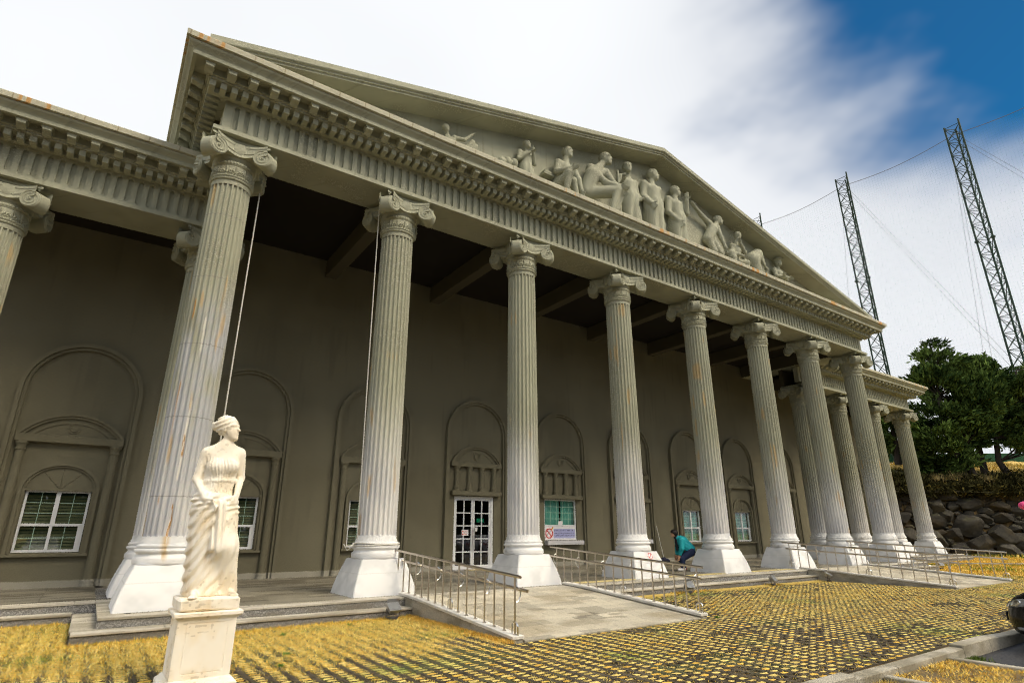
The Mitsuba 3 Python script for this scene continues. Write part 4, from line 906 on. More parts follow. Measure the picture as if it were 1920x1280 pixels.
for i in range(12): t0, t1 = i / 12, (i + 1) / 12; A, B = np.array([38.5, 3.2 - 2.6]), np.array([48.5, -9.5]); a, b = A + (B - A) * t0, A + (B - A) * t1; dd = (b - a) / np.linalg.norm(b - a); m = box(0.01, np.linalg.norm(b - a) - 0.01, -0.1, 0.1, -0.2, 0.05, 0.01); put(KB + '__stone', mv(m, a[0], a[1], 0, math.atan2(dd[1], dd[0])), 'concrete')

# ------------------------------------------------------------------ kerb of the parking bays, island, asphalt
put('parking_lot', sheet(-40, 60, -60, -8.95, -0.125), 'asphalt', kind='structure', label='dark asphalt parking bay behind the kerb')
KC = thing('parking_kerb', 'concrete kerb between the paved yard and the parking bays', 'kerb')
xk = -12.0; q = 0
while xk < 30:
    L = 1.0; zt = 0.02
    x0, x1 = xk, xk + L
    nose = 9.0 <= x0 < 10.0 or 12.4 <= x0 < 13.4
    m = box(x0 + 0.004, x1 - 0.004, -8.96, -8.78, -0.2, 0.055 if nose else 0.018, 0.012)
    if 13.4 <= x0 < 14.4:
        v = m.vertices.copy(); s_ = (v[:, 2] > -0.1); v[s_, 2] += 0.04 * np.clip(1 - (v[s_, 0] - x0) / 0.9, 0, 1); m.vertices = v
    put(KC + '__stone', m, 'concrete'); xk += L
for xd, l in ((12.40, 'concrete divider kerb running towards the black car'), (10.62, 'concrete divider kerb at the bottom edge of the photo')):
    D = thing('divider_kerb', l, 'kerb')
    for j in range(6): put(D + '__stone', box(xd - 0.06, xd + 0.06, -9.9 - j * 0.9 + 0.0, -8.97 - j * 0.9 - 0.004 + (0.0), -0.2, -0.02, 0.01), 'concrete')
put('planting_island', sheet(10.68, 12.34, -14, -8.965, -0.06), 'soil', kind='structure', label='strip of soil and dry grass between two divider kerbs')
n = 14000; ux, uy = rng.uniform(10.70, 12.33, n), rng.uniform(-11.5, -8.98, n); q3 = np.stack([ux, uy, 0 * ux], -1); kk = rng.random(n) < np.clip(0.55 + 3.0 * (meshkit.fbm(q3 * np.array([3.0, 0.8, 1]) + 6, 3, 3) - 0.5), 0.02, 1); ux, uy = ux[kk], uy[kk]; n = len(ux)
blades(ux, uy, np.full(n, -0.062), rng.uniform(.03, .07, n), rng.uniform(.007, .014, n), straw(n) * np.array([1.0, 0.9, 0.75]), 0.985, lo=0.7)
n = 1500; ux, uy = rng.uniform(10.15, 10.55, n), rng.uniform(-9.5, -8.97, n); blades(ux, uy, np.full(n, -0.12), rng.uniform(.05, .12, n), rng.uniform(.007, .013, n), straw(n) * 0.8, 0.8)
flush('island_grass', label='dry grass on the strip between the divider kerbs', cat='grass', kind='stuff')
n = 500; a = rng.uniform(0, 1, n); blades(12.5 + a * 0.7, -9.0 - rng.exponential(0.06, n), np.full(n, -0.12), rng.uniform(.03, .07, n), rng.uniform(.01, .02, n), np.array([[0.10, 0.14, 0.03]]) * rng.uniform(.5, 1.5, (n, 1)), 0.8)
flush('kerb_weeds', label='green weeds in the kerb corner of the parking bay', cat='weeds', kind='stuff')

# ------------------------------------------------------------------ statue and pedestal
PDX, PDY = 4.015, -4.95
PE = thing('pedestal', 'cream marble pedestal with a recessed panel, on the dry grass in the foreground', 'pedestal')
def sq(prof, y0=0.0):
    P = np.array([[(-w, -w, z), (w, -w, z), (w, w, z), (-w, w, z)] for w, z in prof]); return gridmesh(P, True)
put(PE + '__base', mv(cat_([sq([(0.405, -0.1), (0.405, 0.05), (0.39, 0.065), (0.375, 0.07), (0.355, 0.095), (0.34, 0.105), (0.33, 0.11)])]), PDX, PDY, s=(0.872, 0.872, 1.0)), 'marble', smooth=20)
fr_ = sg.box(-0.327, 0.10, 0.327, 0.69).difference(sg.Polygon([(-0.235, 0.17), (-0.205, 0.17), (-0.205, 0.155), (0.205, 0.155), (0.205, 0.17), (0.235, 0.17), (0.235, 0.625), (0.205, 0.625), (0.205, 0.64), (-0.205, 0.64), (-0.205, 0.625), (-0.235, 0.625)]))
in_ = sg.box(-0.222, 0.168, 0.222, 0.627)
shaft_ = [box(-0.326, 0.326, -0.318, 0.326, 0.09, 0.69)]
for k in range(4): shaft_ += [mv(extr(fr_, 0.012, XZ(-0.316)), rz=k * PI / 2), mv(extr(in_, 0.0095, XZ(-0.316)), rz=k * PI / 2)]
put(PE + '__shaft', mv(cat_(shaft_), PDX, PDY, s=(0.872, 0.872, 1.0)), 'marble')
put(PE + '__cap', mv(sq([(0.327, 0.665), (0.34, 0.675), (0.352, 0.69), (0.378, 0.70), (0.382, 0.705), (0.382, 0.735), (0.372, 0.745), (0.05, 0.748)]), PDX, PDY, s=(0.872, 0.872, 1.0)), 'marble', smooth=20)

def statue_f(X, Y, Z):
    """a robed woman: weight on her right leg, head turned to her left, one hand holding the mantle at the hip"""
    x = X - 0.03 * np.clip(Z - 0.9, 0, 2) ; y = Y
    P = [('e', (-0.01, 0.02, 1.36), (0.165, 0.115, 0.20)), ('e', (0.0, 0.01, 1.52), (0.185, 0.10, 0.12)), ('e', (-0.02, 0.01, 1.18), (0.138, 0.105, 0.16)), ('e', (-0.045, 0.02, 0.98), (0.20, 0.155, 0.19)),
         ('c', (0.015, 0.01, 1.60), (0.03, -0.005, 1.76), 0.068, 0.055), ('e', (-0.075, -0.075, 1.41), (0.075, 0.065, 0.07)), ('e', (0.075, -0.08, 1.42), (0.075, 0.065, 0.07)),
         ('c', (-0.185, 0.02, 1.575), (0.0, 0.015, 1.65), 0.064, 0.07), ('c', (0.185, 0.03, 1.60), (0.0, 0.015, 1.65), 0.062, 0.07)]
    body = blend(x, y, Z, P, 0.06)
    # tunic pleats on the breast, gathered by a belt
    ang = np.arctan2(x + 0.01, -(y - 0.04))
    pl = 0.007 * np.sin(ang * 34 + 3 * np.sin(Z * 9)) * np.clip((1.58 - Z) * 9, 0, 1) * np.clip((Z - 1.0) * 8, 0, 1) * np.where(y < 0.08, 1, 0.5)
    neck = np.clip((Z - 1.585 + 0.5 * np.abs(x)) * 12, 0, 1); body = body + pl * (1 - neck) - 0.006 * (1 - neck) * (Z < 1.66)
    body = body - 0.010 * np.exp(-((Z - 1.255 - 0.05 * x) / 0.018) ** 2)
    # arms: right hangs and holds the mantle; left folds behind the mantle
    A = [('c', (-0.195, 0.02, 1.545), (-0.255, 0.03, 1.27), 0.056, 0.046), ('c', (-0.255, 0.03, 1.27), (-0.165, -0.135, 1.045), 0.045, 0.033)]
    A += hand_prims((-0.165, -0.14, 1.04), (0.65, -0.2, -0.55), (0.3, -0.5, 0.6), 1.0, 0.6)
    arm = blend(x, y, Z, A, 0.02)
    B = [('c', (0.195, 0.03, 1.565), (0.225, 0.06, 1.31), 0.055, 0.045), ('c', (0.225, 0.06, 1.31), (0.175, -0.08, 1.10), 0.044, 0.033)]
    B += hand_prims((0.175, -0.09, 1.09), (-0.25, -0.35, -0.6), (-0.5, -0.4, 0.3), 1.0, 0.6)
    arm = np.minimum(arm, blend(x, y, Z, B, 0.02))
    d = smin(body, arm, 0.018)
    # mantle round the hips and legs
    L = [('c', (-0.09, 0.03, 0.98), (-0.12, 0.03, 0.05), 0.185, 0.165, 0.1), ('c', (0.07, 0.0, 0.95), (0.10, -0.13, 0.52), 0.16, 0.115, 0.1), ('c', (0.10, -0.13, 0.52), (0.155, 0.0, 0.06), 0.115, 0.11, 0.1), ('c', (-0.02, 0.09, 0.9), (-0.01, 0.09, 0.04), 0.17, 0.18, 0.1)]
    cl = blend(X, Y, Z, L, 0.09)
    w1 = Z * 1.0 + X * 0.95; w2 = Z - 1.35 * X
    fold = 0.026 * np.abs(np.sin(w2 * 17 + 1.2 * np.sin(Z * 7))) ** 1.4 * np.clip((X + 0.30) * 4, 0, 1) * np.clip((0.16 - X) * 7, 0.1, 1) + 0.012 * np.sin(w2 * 45 + np.sin(X * 20)) * np.clip((0.1 - X) * 5, 0, 1)
    fold2 = 0.015 * np.sin(np.arctan2(X + 0.01, -(Y + 0.02)) * 20 + 2 * np.sin(Z * 5)) * np.clip((0.75 - Z) * 2, 0, 1) * np.clip((X - 0.02) * 8, 0, 1)
    fold3 = 0.014 * np.sin((Z - 0.22 * X) * 105) * np.clip(1 - np.abs(Z - 0.98 + 0.15 * X) / 0.11, 0, 1)
    cl = cl - fold - fold2 - fold3 - 0.012 * np.exp(-((Z - 1.07 + 0.12 * X) / 0.03) ** 2)
    cl = np.maximum(cl, Z - 1.105 + 0.12 * X); cl = np.maximum(cl, 0.012 - Z)
    # end of the mantle falling from the wrist
    fall = cone(X, Y, Z, (0.02, -0.17, 0.98), (0.0, -0.20, 0.52), 0.055, 0.075) + 0.012 * np.sin(X * 110)
    cl = smin(cl, fall, 0.03)
    d = smin(d, cl, 0.015)
    for fx, fy, a in ((-0.17, -0.20, -0.25), (0.16, -0.12, 0.35)):
        ca, sa = math.cos(a), math.sin(a)
        d = smin(d, cone(X, Y, Z, (fx - 0.0 * sa, fy + 0.10, 0.045), (fx + 0.13 * sa, fy - 0.06 * ca, 0.028), 0.048, 0.034), 0.02)
        for t in range(5): d = smin(d, cone(X, Y, Z, (fx + 0.13 * sa + (t - 2) * 0.017 * ca, fy - 0.06 * ca, 0.024), (fx + 0.16 * sa + (t - 2) * 0.019 * ca, fy - 0.105 + 0.008 * abs(t - 1.5), 0.016), 0.015, 0.012), 0.006)
    hd = headf(X, Y, Z, (0.055, -0.005, 1.868), 0.30, 0.85, 0.12)
    hd = np.minimum(hd, ell(X, Y, Z, (-0.06, 0.115, 1.915), (0.07, 0.07, 0.06)) + 0.004 * np.sin(90 * Z + 60 * X))
    return smin(d, hd, 0.02)
st = surface_nets(statue_f, (-0.36, -0.36, -0.01), (0.36, 0.32, 2.10), 0.0105)
taubin(st, 2); st.vertices[:, 0] += 0.045 - 0.064 * st.vertices[:, 2]
STX, STY, STZ = PDX - 0.02, PDY - 0.0, 0.868
ST = put('statue', mv(st, STX, STY, STZ), 'marble', smooth=True, label='cream marble statue of a robed woman standing on the pedestal, head turned aside', cat='statue')
pl_ = box(-0.285, 0.315, -0.295, 0.30, 0.7495, 0.878, 0.02).subdivide().subdivide(); pl_.vertices += 0.014 * (meshkit.noise(pl_.vertices * 11)[:, None] - 0.5)
put(ST + '__plinth', mv(pl_, STX, STY), 'marble', smooth=30)

# ------------------------------------------------------------------ carved figures of the pediment
TY = -0.17
def relief(f, lo, hi, label, h=0.026):
    m = surface_nets(lambda X, Y, Z: np.maximum(f(X, Y, Z), Y - 0.10), lo, hi, h); taubin(m, 1)
    return put(PD + '__relief_figure', mv(m, 0, TY, 0), 'facade_paint', smooth=True, label=label)
def fig(x, z0, H, pose, yaw=0.3, robe=None, lean=0.0, flip=1, hat=False, hair=True):
    """generic figure of standing height H whose joints are given in units of H in the (x, z) plane; y is depth towards the viewer"""
    def pt(p): return (x + flip * p[0] * H, -0.10 - (p[2] if len(p) > 2 else 0) * H, z0 + p[1] * H)
    J = {k: pt(v) for k, v in pose.items()}
    R = dict(hip=.064, knee=.044, ankle=.028, sh=.046, elbow=.034, wrist=.025)
    def f(X, Y, Z):
        P = [('c', J['pelvis'], J['chest'], .078 * H, .082 * H), ('c', J['chest'], J['neck'], .075 * H, .036 * H), ('c', J['neck'], J['head'], .034 * H, .034 * H)]
        for s in 'lr':
            if 'knee' + s in J: P += [('c', J['hip' + s], J['knee' + s], R['hip'] * H, R['knee'] * H), ('c', J['knee' + s], J['ankle' + s], R['knee'] * H, R['ankle'] * H), ('e', (J['ankle' + s][0] + flip * .02 * H, J['ankle' + s][1] - .03 * H, J['ankle' + s][2] - .02 * H), (.035 * H, .06 * H, .025 * H))]
            P += [('c', J['chest'], J['sh' + s], .06 * H, R['sh'] * H), ('c', J['sh' + s], J['el' + s], R['sh'] * H * .95, R['elbow'] * H), ('c', J['el' + s], J['wr' + s], R['elbow'] * H, R['wrist'] * H)]
        d = blend(X, Y, Z, P, .018 * H)
        for s in 'lr':
            v = np.array(J['wr' + s]) - np.array(J['el' + s]); d = smin(d, blend(X, Y, Z, hand_prims(J['wr' + s], v, (0.3, -0.8, 0.4), H * 0.62, 0.55), .01), .02)
        if robe:
            c = [('c', J['chest'], (x + flip * robe * .0, -0.11, z0 + .04 * H), .085 * H, .115 * H), ('c', J['pelvis'], (x + flip * robe * H, -0.14, z0 + .05 * H), .085 * H, .095 * H)]
            r = blend(X, Y, Z, c, .06 * H) - .026 * H * np.abs(np.sin((X - x) * 30 / H + 1.2 * np.sin(Z * 1.7))) * np.clip((J['chest'][2] - Z) * 2, 0, 1); d = smin(d, np.maximum(r, J['chest'][2] + .07 * H - Z if False else Z - J['chest'][2] - .06 * H), .03 * H)
        hd = headf(X, Y, Z, J['head'], .150 * H, yaw * flip, 0.1, hair=hair) - (.006 * H * np.sin(X * 70 / H * 3) * np.sin(Z * 80 / H * 3) * (Z > J['head'][2] + .02 * H) if hair else 0)
        if hat: hd = np.minimum(hd, np.minimum(ell(X, Y, Z, (J['head'][0], J['head'][1], J['head'][2] + .05 * H), (.11 * H, .10 * H, .012 * H)), ell(X, Y, Z, (J['head'][0], J['head'][1], J['head'][2] + .085 * H), (.062 * H, .07 * H, .05 * H))))
        return smin(d, hd, .02 * H)
    al = np.array(list(J.values())); return f, (al[:, 0].min() - .2 * H, -0.10 - .42 * H, al[:, 2].min() - .12 * H), (al[:, 0].max() + .2 * H, 0.14, al[:, 2].max() + .2 * H)
def add_fig(label, *a, extra=None, **k):
    f, lo, hi = fig(*a, **k)
    g = f if extra is None else (lambda X, Y, Z: smin(f(X, Y, Z), extra(X, Y, Z), 0.03))
    return relief(g, lo, hi, label)
STAND = dict(pelvis=(0, .50, .03), chest=(0.0, .70, .04), neck=(0, .83, .04), head=(.01, .92, .07), hipl=(-.05, .50, .03), hipr=(.05, .50, .03), kneel=(-.055, .27, .05), kneer=(.065, .28, .07), anklel=(-.05, .04, .03), ankler=(.08, .05, .03), shl=(-.115, .775, .03), shr=(.115, .775, .03), ell=(-.15, .60, .04), elr=(.15, .60, .04), wrl=(-.14, .46, .08), wrr=(.10, .50, .14))
SIT = dict(pelvis=(-.06, .30, .03), chest=(0.0, .50, .06), neck=(.04, .63, .08), head=(.07, .715, .12), hipl=(-.08, .30, .03), hipr=(-.02, .30, .05), kneel=(.06, .31, .20), kneer=(.15, .30, .14), anklel=(.05, .06, .16), ankler=(.14, .06, .12), shl=(-.08, .575, .05), shr=(.12, .56, .07), ell=(-.13, .43, .08), elr=(.17, .41, .12), wrl=(-.02, .36, .18), wrr=(.16, .32, .2))
ZB = 11.36
def mod(b, **k): d = dict(b); d.update(k); return d
# from left to right
add_fig('carved reclining figure at the left corner, one arm stretched out', 9.35, ZB + .22, 1.62, dict(pelvis=(.10, .14, .04), chest=(-.02, .32, .05), neck=(-.12, .46, .05), head=(-.17, .585, .08), hipl=(.1, .1, .04), hipr=(.14, .12, .06), kneel=(.36, .50, .10), kneer=(.44, .46, .08), anklel=(.42, .05, .08), ankler=(.5, .05, .06), shl=(-.14, .42, .05), shr=(.0, .46, .07), ell=(-.2, .25, .05), elr=(.18, .46, .12), wrl=(-.1, .12, .1), wrr=(.33, .62, .14)), yaw=0.9)
add_fig('carved robed figure with hands raised to the chin', 11.95, ZB, 1.97, mod(STAND, ell=(-.16, .62, .06), elr=(.14, .62, .08), wrl=(-.01, .74, .16), wrr=(.06, .76, .16), head=(.0, .93, .08)), yaw=0.5, robe=.10)
def kids(X, Y, Z):
    d = None
    for i, (kx, kz) in enumerate(((11.02, 12.22), (11.24, 12.30), (11.47, 12.34), (11.68, 12.05))):
        e = smin(ell(X, Y, Z, (kx, -0.2, kz), (.13, .13, .16)), cone(X, Y, Z, (kx + .02, -.18, kz - .22), (kx + .12, -.2, kz - .85), .11, .17), .05)
        e = smin(e, cone(X, Y, Z, (kx + .08, -.26, kz - .3), (kx + .22, -.30, kz - .55), .06, .045), .03); d = e if d is None else np.minimum(d, e)
    return d
relief(kids, (10.8, -0.5, 11.3), (12.1, 0.1, 12.6), 'carved group of small children crowded beside the robed figure')
add_fig('carved seated man in a jacket with a hand on his knee', 13.45, ZB, 2.92, mod(SIT, head=(.03, .725, .10), neck=(.01, .635, .08), kneel=(-.05, .37, .20), anklel=(-.08, .08, .14), kneer=(.04, .33, .15), wrl=(-.05, .42, .22), wrr=(.19, .28, .12), elr=(.17, .42, .1)), yaw=0.2)
for b_ in (box(12.62, 13.05, -0.42, -0.15, 12.44, 12.50, .01), box(12.66, 13.0, -0.40, -0.15, 12.52, 12.60, .01), box(13.75, 14.35, -0.45, -0.15, 12.02, 12.10, .01)): put(PD + '__carved_book', b_, 'facade_paint')
add_fig('carved heavy bearded man seated and stooping over his knees', 14.98, ZB, 3.30, mod(SIT, pelvis=(-.16, .32, .03), chest=(-.10, .52, .07), neck=(.01, .68, .10), head=(.055, .745, .13), shl=(-.10, .62, .05), shr=(.06, .60, .10), ell=(.0, .42, .16), wrl=(.10, .38, .24), elr=(.13, .44, .16), wrr=(.16, .36, .22), kneer=(.16, .33, .20), ankler=(.09, .06, .16), kneel=(.10, .34, .22), anklel=(.03, .06, .18), hipl=(-.16, .32, .03), hipr=(-.12, .32, .05)), yaw=0.55)
add_fig('carved robed man holding a tall staff', 16.52, ZB, 2.98, mod(STAND, ell=(-.15, .61, .06), wrl=(-.20, .63, .14), head=(-.03, .92, .08)), yaw=-0.35, robe=.06, extra=lambda X, Y, Z: cone(X, Y, Z, (15.92, -0.33, 11.4), (15.90, -0.33, 13.75), .055, .05))
add_fig('carved standing woman in a long gown', 17.78, ZB, 3.24, mod(STAND, ell=(-.14, .61, .02), wrl=(-.10, .50, .10), elr=(.13, .62, .0), wrr=(.10, .50, .06), head=(.02, .92, .07)), yaw=0.75, robe=-.03)
add_fig('carved standing youth with one hand raised to his shoulder', 19.10, ZB, 3.02, mod(STAND, elr=(.19, .66, .06), wrr=(.14, .80, .12), ell=(-.15, .58, .04), wrl=(-.07, .44, .12), head=(.015, .92, .06)), yaw=1.0, robe=.02)
add_fig('carved man leaning forward with one arm swung back', 21.15, ZB, 2.72, mod(STAND, pelvis=(-.06, .48, .03), chest=(.05, .67, .05), neck=(.14, .78, .06), head=(.20, .86, .08), shl=(.0, .76, .05), shr=(.13, .72, .08), ell=(-.18, .83, .06), wrl=(-.34, .90, .08), elr=(.18, .55, .10), wrr=(.22, .40, .12), kneel=(-.02, .27, .10), kneer=(.10, .26, .12), anklel=(-.10, .05, .04), ankler=(.16, .05, .06)), yaw=0.7)
add_fig('carved couple seated side by side', 22.75, ZB, 2.55, mod(SIT, head=(.02, .76, .12), neck=(.0, .65, .08), kneel=(-.20, .30, .14), anklel=(-.26, .05, .12), wrr=(.0, .60, .16), elr=(.15, .50, .12)), yaw=-0.6, extra=lambda X, Y, Z: smin(ell(X, Y, Z, (22.35, -.28, 12.35), (.20, .2, .24)), cone(X, Y, Z, (22.4, -.22, 12.2), (22.1, -.25, 11.5), .20, .28), .1))
relief(lambda X, Y, Z: smin(smin(cone(X, Y, Z, (24.4, -.2, 11.45), (23.95, -.2, 12.6), .22, .30), cone(X, Y, Z, (23.95, -.2, 12.6), (24.35, -.22, 12.95), .30, .26), .12), blend(X, Y, Z, [('c', (24.4, -.25, 12.9), (24.75 + .02 * q, -.28, 12.95 - .16 * q), .12, .045) for q in range(4)], .03), .06), (23.4, -0.6, 11.3), (25.2, 0.1, 13.4), 'carved curling wave or wing crest')
put(PD + '__carved_tablet', box(23.28, 23.42, -0.45, -0.15, 11.7, 12.55, .01), 'facade_paint')
add_fig('carved small child holding something out', 24.95, ZB, 1.35, mod(SIT, head=(.02, .80, .1), neck=(.0, .68, .08), elr=(.2, .5, .12), wrr=(.32, .44, .14)), yaw=0.4)
add_fig('carved man in a brimmed hat with folded arms at the right corner', 25.95, ZB - 0.55, 2.35, mod(STAND, wrl=(.06, .60, .18), wrr=(-.06, .62, .18), ell=(-.17, .62, .08), elr=(.17, .62, .08), head=(-.02, .92, .09)), yaw=-0.1, hat=True)

# ------------------------------------------------------------------ the child
CHX, CHY = 19.22, 0.98
def person():
    B = dict(hipc=(.31, 0, .52), chest=(.07, 0, .80), neck=(-.045, 0, .915), head=(-.12, -.01, 1.005))
    f, t = 0.10, -0.10
    hipL, hipR = (.31, t, .51), (.31, f, .51)
    kn = [(.03, -.085, .33), (.05, .085, .34)]; an = [(.05, -.085, .07), (.13, .085, .07)]
    sh = [(.03, -.15, .835), (.03, .15, .835)]; el = [(.02, -.18, .61), (.02, .18, .61)]; wr = [(-.04, -.13, .43), (-.03, .13, .435)]
    def body(X, Y, Z):
        P = [('c', B['hipc'], B['chest'], .11, .115), ('c', B['chest'], B['neck'], .10, .045), ('c', B['neck'], B['head'], .042, .042)]
        for i in range(2): P += [('c', (hipL, hipR)[i], kn[i], .085, .06), ('c', kn[i], an[i], .058, .038), ('c', sh[i], el[i], .05, .04), ('c', el[i], wr[i], .038, .028)]
        d = blend(X, Y, Z, P, .03)
        for i in range(2): d = smin(d, blend(X, Y, Z, hand_prims(wr[i], (-.25, 0, -.8), (-.6, 0, .2), .9, .35), .01), .015)
        return smin(d, headf(X, Y, Z, B['head'], .205, -1.15, 0.35, hair=False), .02)
    m = surface_nets(body, (-.35, -.35, .0), (.52, .35, 1.25), .013)
    k = put('person', mv(m, CHX, CHY, PZ, rz=-0.55, s=1.17), 'skin', smooth=True, label='child in teal quilted jacket and navy trousers bending forward, hands on knees, by a column', cat='person')
    def jacket(X, Y, Z):
        P = [('c', (.30, 0, .575), (.09, 0, .79), .165, .16), ('c', (.09, 0, .79), (-.03, 0, .89), .15, .075)]
        Q = []
        for i in range(2): Q += [('c', sh[i], el[i], .085, .068), ('c', el[i], (wr[i][0] + .005, wr[i][1], wr[i][2] + .03), .068, .05)]
        q = .009 * np.abs(np.sin((Z * .8 + X * .55) * 44))
        d = np.maximum(blend(X, Y, Z, P, .04) - q, -((Z - .44) * .9 + (X - .28) * .75)); return smin(d, blend(X, Y, Z, Q, .03) - .006 * np.abs(np.sin(Z * 62 + X * 20)), .02)
    put(k + '__jacket', mv(surface_nets(jacket, (-.25, -.4, .25), (.6, .4, 1.1), .013), CHX, CHY, PZ, rz=-0.55, s=1.17), 'jacket', smooth=True)
    col = surface_nets(lambda X, Y, Z: blend(X, Y, Z, [('c', (-.01, 0, .86), (-.06, 0, .92), .075, .07), ('c', (-.05, -.03, .82), (-.06, -.02, .58), .045, .03), ('c', (-.05, .03, .82), (-.06, .02, .58), .045, .03)], .03), (-.2, -.2, .5), (.2, .2, 1.1), .014)
    put(k + '__lining', mv(col, CHX, CHY, PZ, rz=-0.55, s=1.17), 'jacket_dark', smooth=True)
    tr = surface_nets(lambda X, Y, Z: np.maximum(blend(X, Y, Z, [q for i in range(2) for q in (('c', (hipL, hipR)[i], kn[i], .115, .085), ('c', kn[i], (an[i][0], an[i][1], .10), .083, .072))] + [('c', (.31, -.04, .54), (.31, .04, .54), .13, .13)], .04), .085 - Z), (-.15, -.3, .05), (.5, .3, .75), .014)
    put(k + '__trousers', mv(tr, CHX, CHY, PZ, rz=-0.55, s=1.17), 'trousers', smooth=True)
    def hairf(X, Y, Z):
        x, y, z = X - B['head'][0], Y - B['head'][1], Z - B['head'][2]
        d = ell(x, y, z, (.012, 0, .025), (.112, .098, .098)) + .006 * np.sin(x * 120 + z * 60) * np.sin(y * 110)
        return np.maximum(d, -(z + .9 * (x + .02) + .015))
    put(k + '__hair', mv(surface_nets(hairf, (-.32, -.18, .85), (.12, .18, 1.3), .009), CHX, CHY, PZ, rz=-0.55, s=1.17), 'hair', smooth=True)
    for i, mm in ((0, 'shoe_white'), (1, 'shoe_red')):
        sf = surface_nets(lambda X, Y, Z: np.maximum(smin(cone(X, Y, Z, (an[i][0] + .02, an[i][1], .055), (an[i][0] - .13, an[i][1], .035), .05, .042), ell(X, Y, Z, (an[i][0] + .01, an[i][1], .085), (.05, .045, .05)), .03), .004 - Z), (-.25, -.25, -.02), (.3, .25, .2), .012)
        put(k + '__shoe', mv(sf, CHX, CHY, PZ, rz=-0.55, s=1.17), mm, smooth=True, label='white shoe' if i == 0 else 'red shoe')
person()
mh = surface_nets(lambda X, Y, Z: np.maximum(smin(ell(X, Y, Z, (0, 0, .06), (.26, .14, .10)), ell(X, Y, Z, (-.02, .03, .12), (.12, .09, .09)), .06) + .014 * np.sin(np.arctan2(Y, X) * 22 + Z * 8), .002 - Z), (-.35, -.25, -.03), (.35, .25, .3), .02)
MP = put('mop', mv(mh, 23.33, 5.22, PZ), 'bag_navy', smooth=True, label='mop with dark blue head and white handle leaning on the rear wall beside a niche', cat='mop')
put(MP + '__handle', tube([(23.31, 5.24, PZ + .16), (23.36, 5.63, 2.08)], .016, 8), 'white_rope', smooth=60)

# ------------------------------------------------------------------ ropes, sticker, floodlights
def rope(pts, r, label):
    p = np.array(pts); t = np.linspace(0, 1, 60); q = np.stack([np.interp(t, np.linspace(0, 1, len(p)), p[:, k]) for k in range(3)], -1)
    return put('rope', tube(q, r, 6), 'white_rope', smooth=60, label=label, cat='rope', group='ropes hanging from the portico')
rope([(4.655, 0.45, 9.83), (4.65, 0.45, 5.0), (4.66, 0.42, 0.33)], 0.017, 'white rope hanging beside the rust-streaked corner column')
r2 = rope([(7.44, 0.0, 9.83), (7.50, 0.0, 5.0), (7.56, 0.0, 1.32)], 0.014, 'white rope hanging left of the second portico column')
th = np.linspace(0, 2 * PI, 40)
put(r2 + '__knot', [tube(np.stack([8 + 0.505 * np.cos(th), 0.505 * np.sin(th), 1.285 + 0.012 * np.sin(3 * th)], -1), 0.016, 6), tube(np.stack([8 + 0.50 * np.cos(th), 0.50 * np.sin(th), 1.318 + 0.01 * np.sin(2 * th + 1)], -1), 0.014, 6)] + [tube([(7.53, -0.06, 1.30), (7.45 - 0.03 * q, -0.10 + 0.04 * q, 1.33 - 0.05 * q), (7.40 - 0.04 * q, -0.12 + 0.05 * q, 1.25 + 0.02 * q)], 0.010, 5) for q in range(4)], 'white_rope', smooth=60)
stk = thing('no_smoking_sticker', 'small round red no-smoking sticker on a column plinth', 'sticker')
def on_plinth(poly, t):   # front face of the fourth column's plinth, tilted with it
    m = extr(poly, t); m.vertices = np.stack([m.vertices[:, 0], 0 * m.vertices[:, 0], m.vertices[:, 1]], -1) + m.vertices[:, 2:] * np.array([[0, -0.93, 0.36]]) ; return m
def plw(z):
    v = z / 0.706; return 0.475 + (0.69 - 0.475) * (1 - v ** 1.35)
def drape(poly, t):
    m = extr(poly, t); v = m.vertices; m.vertices = np.stack([v[:, 0], -np.array([plw(max(0.0, q)) for q in v[:, 1]]) - 0.007 - v[:, 2], v[:, 1]], -1); return m
sc0 = (0.12, 0.585)
put(stk + '__disc', mv(drape(sg.Point(*sc0).buffer(0.095), 0.002), 16, 0, PZ), 'sign_white')
put(stk + '__ban_ring', mv(drape(shapely.union_all([sg.Point(*sc0).buffer(0.088).difference(sg.Point(*sc0).buffer(0.068)), sg.LineString([(sc0[0] - .05, sc0[1] - .05), (sc0[0] + .05, sc0[1] + .05)]).buffer(0.010)]), 0.0035), 16, 0, PZ), 'sign_red')
def floodlight(x, y, z, rz, tilt, label):
    k = thing('floodlight', label, 'floodlight', 'floodlights along the steps')
    def pl(m):
        m = m.copy(); m.apply_transform(trimesh.transformations.rotation_matrix(rz, [0, 0, 1])); m.apply_translation((x, y, z)); return m
    def tl(m):
        m = m.copy(); m.apply_translation((0, 0, -0.16)); m.apply_transform(trimesh.transformations.rotation_matrix(tilt, [1, 0, 0])); m.apply_translation((0, 0, 0.16)); return pl(m)
    hous = trimesh.convex.convex_hull(np.array([(sx * a, b, 0.16 + c) for sx in (-1, 1) for a, b, c in ((0.13, -0.055, -0.10), (0.13, -0.055, 0.10), (0.085, 0.06, -0.07), (0.085, 0.06, 0.07))]))
    put(k + '__housing', tl(hous), 'lamp_grey')
    put(k + '__lens', tl(box(-0.115, 0.115, -0.062, -0.056, 0.075, 0.245)), 'lens')
    put(k + '__fins', [tl(box(-0.09, 0.09, 0.058, 0.085, 0.10 + q * 0.026, 0.106 + q * 0.026)) for q in range(5)], 'lamp_dark')
    put(k + '__visor', [tl(box(-0.13, 0.13, -0.14, -0.057, 0.262, 0.268))], 'lamp_grey')
    put(k + '__bracket', [pl(tube([(-0.145, 0, 0.17), (-0.145, 0, 0.02), (0.145, 0, 0.02), (0.145, 0, 0.17)], 0.011, 6)), pl(box(-0.08, 0.08, -0.05, 0.05, -0.02, 0.02))], 'lamp_dark')
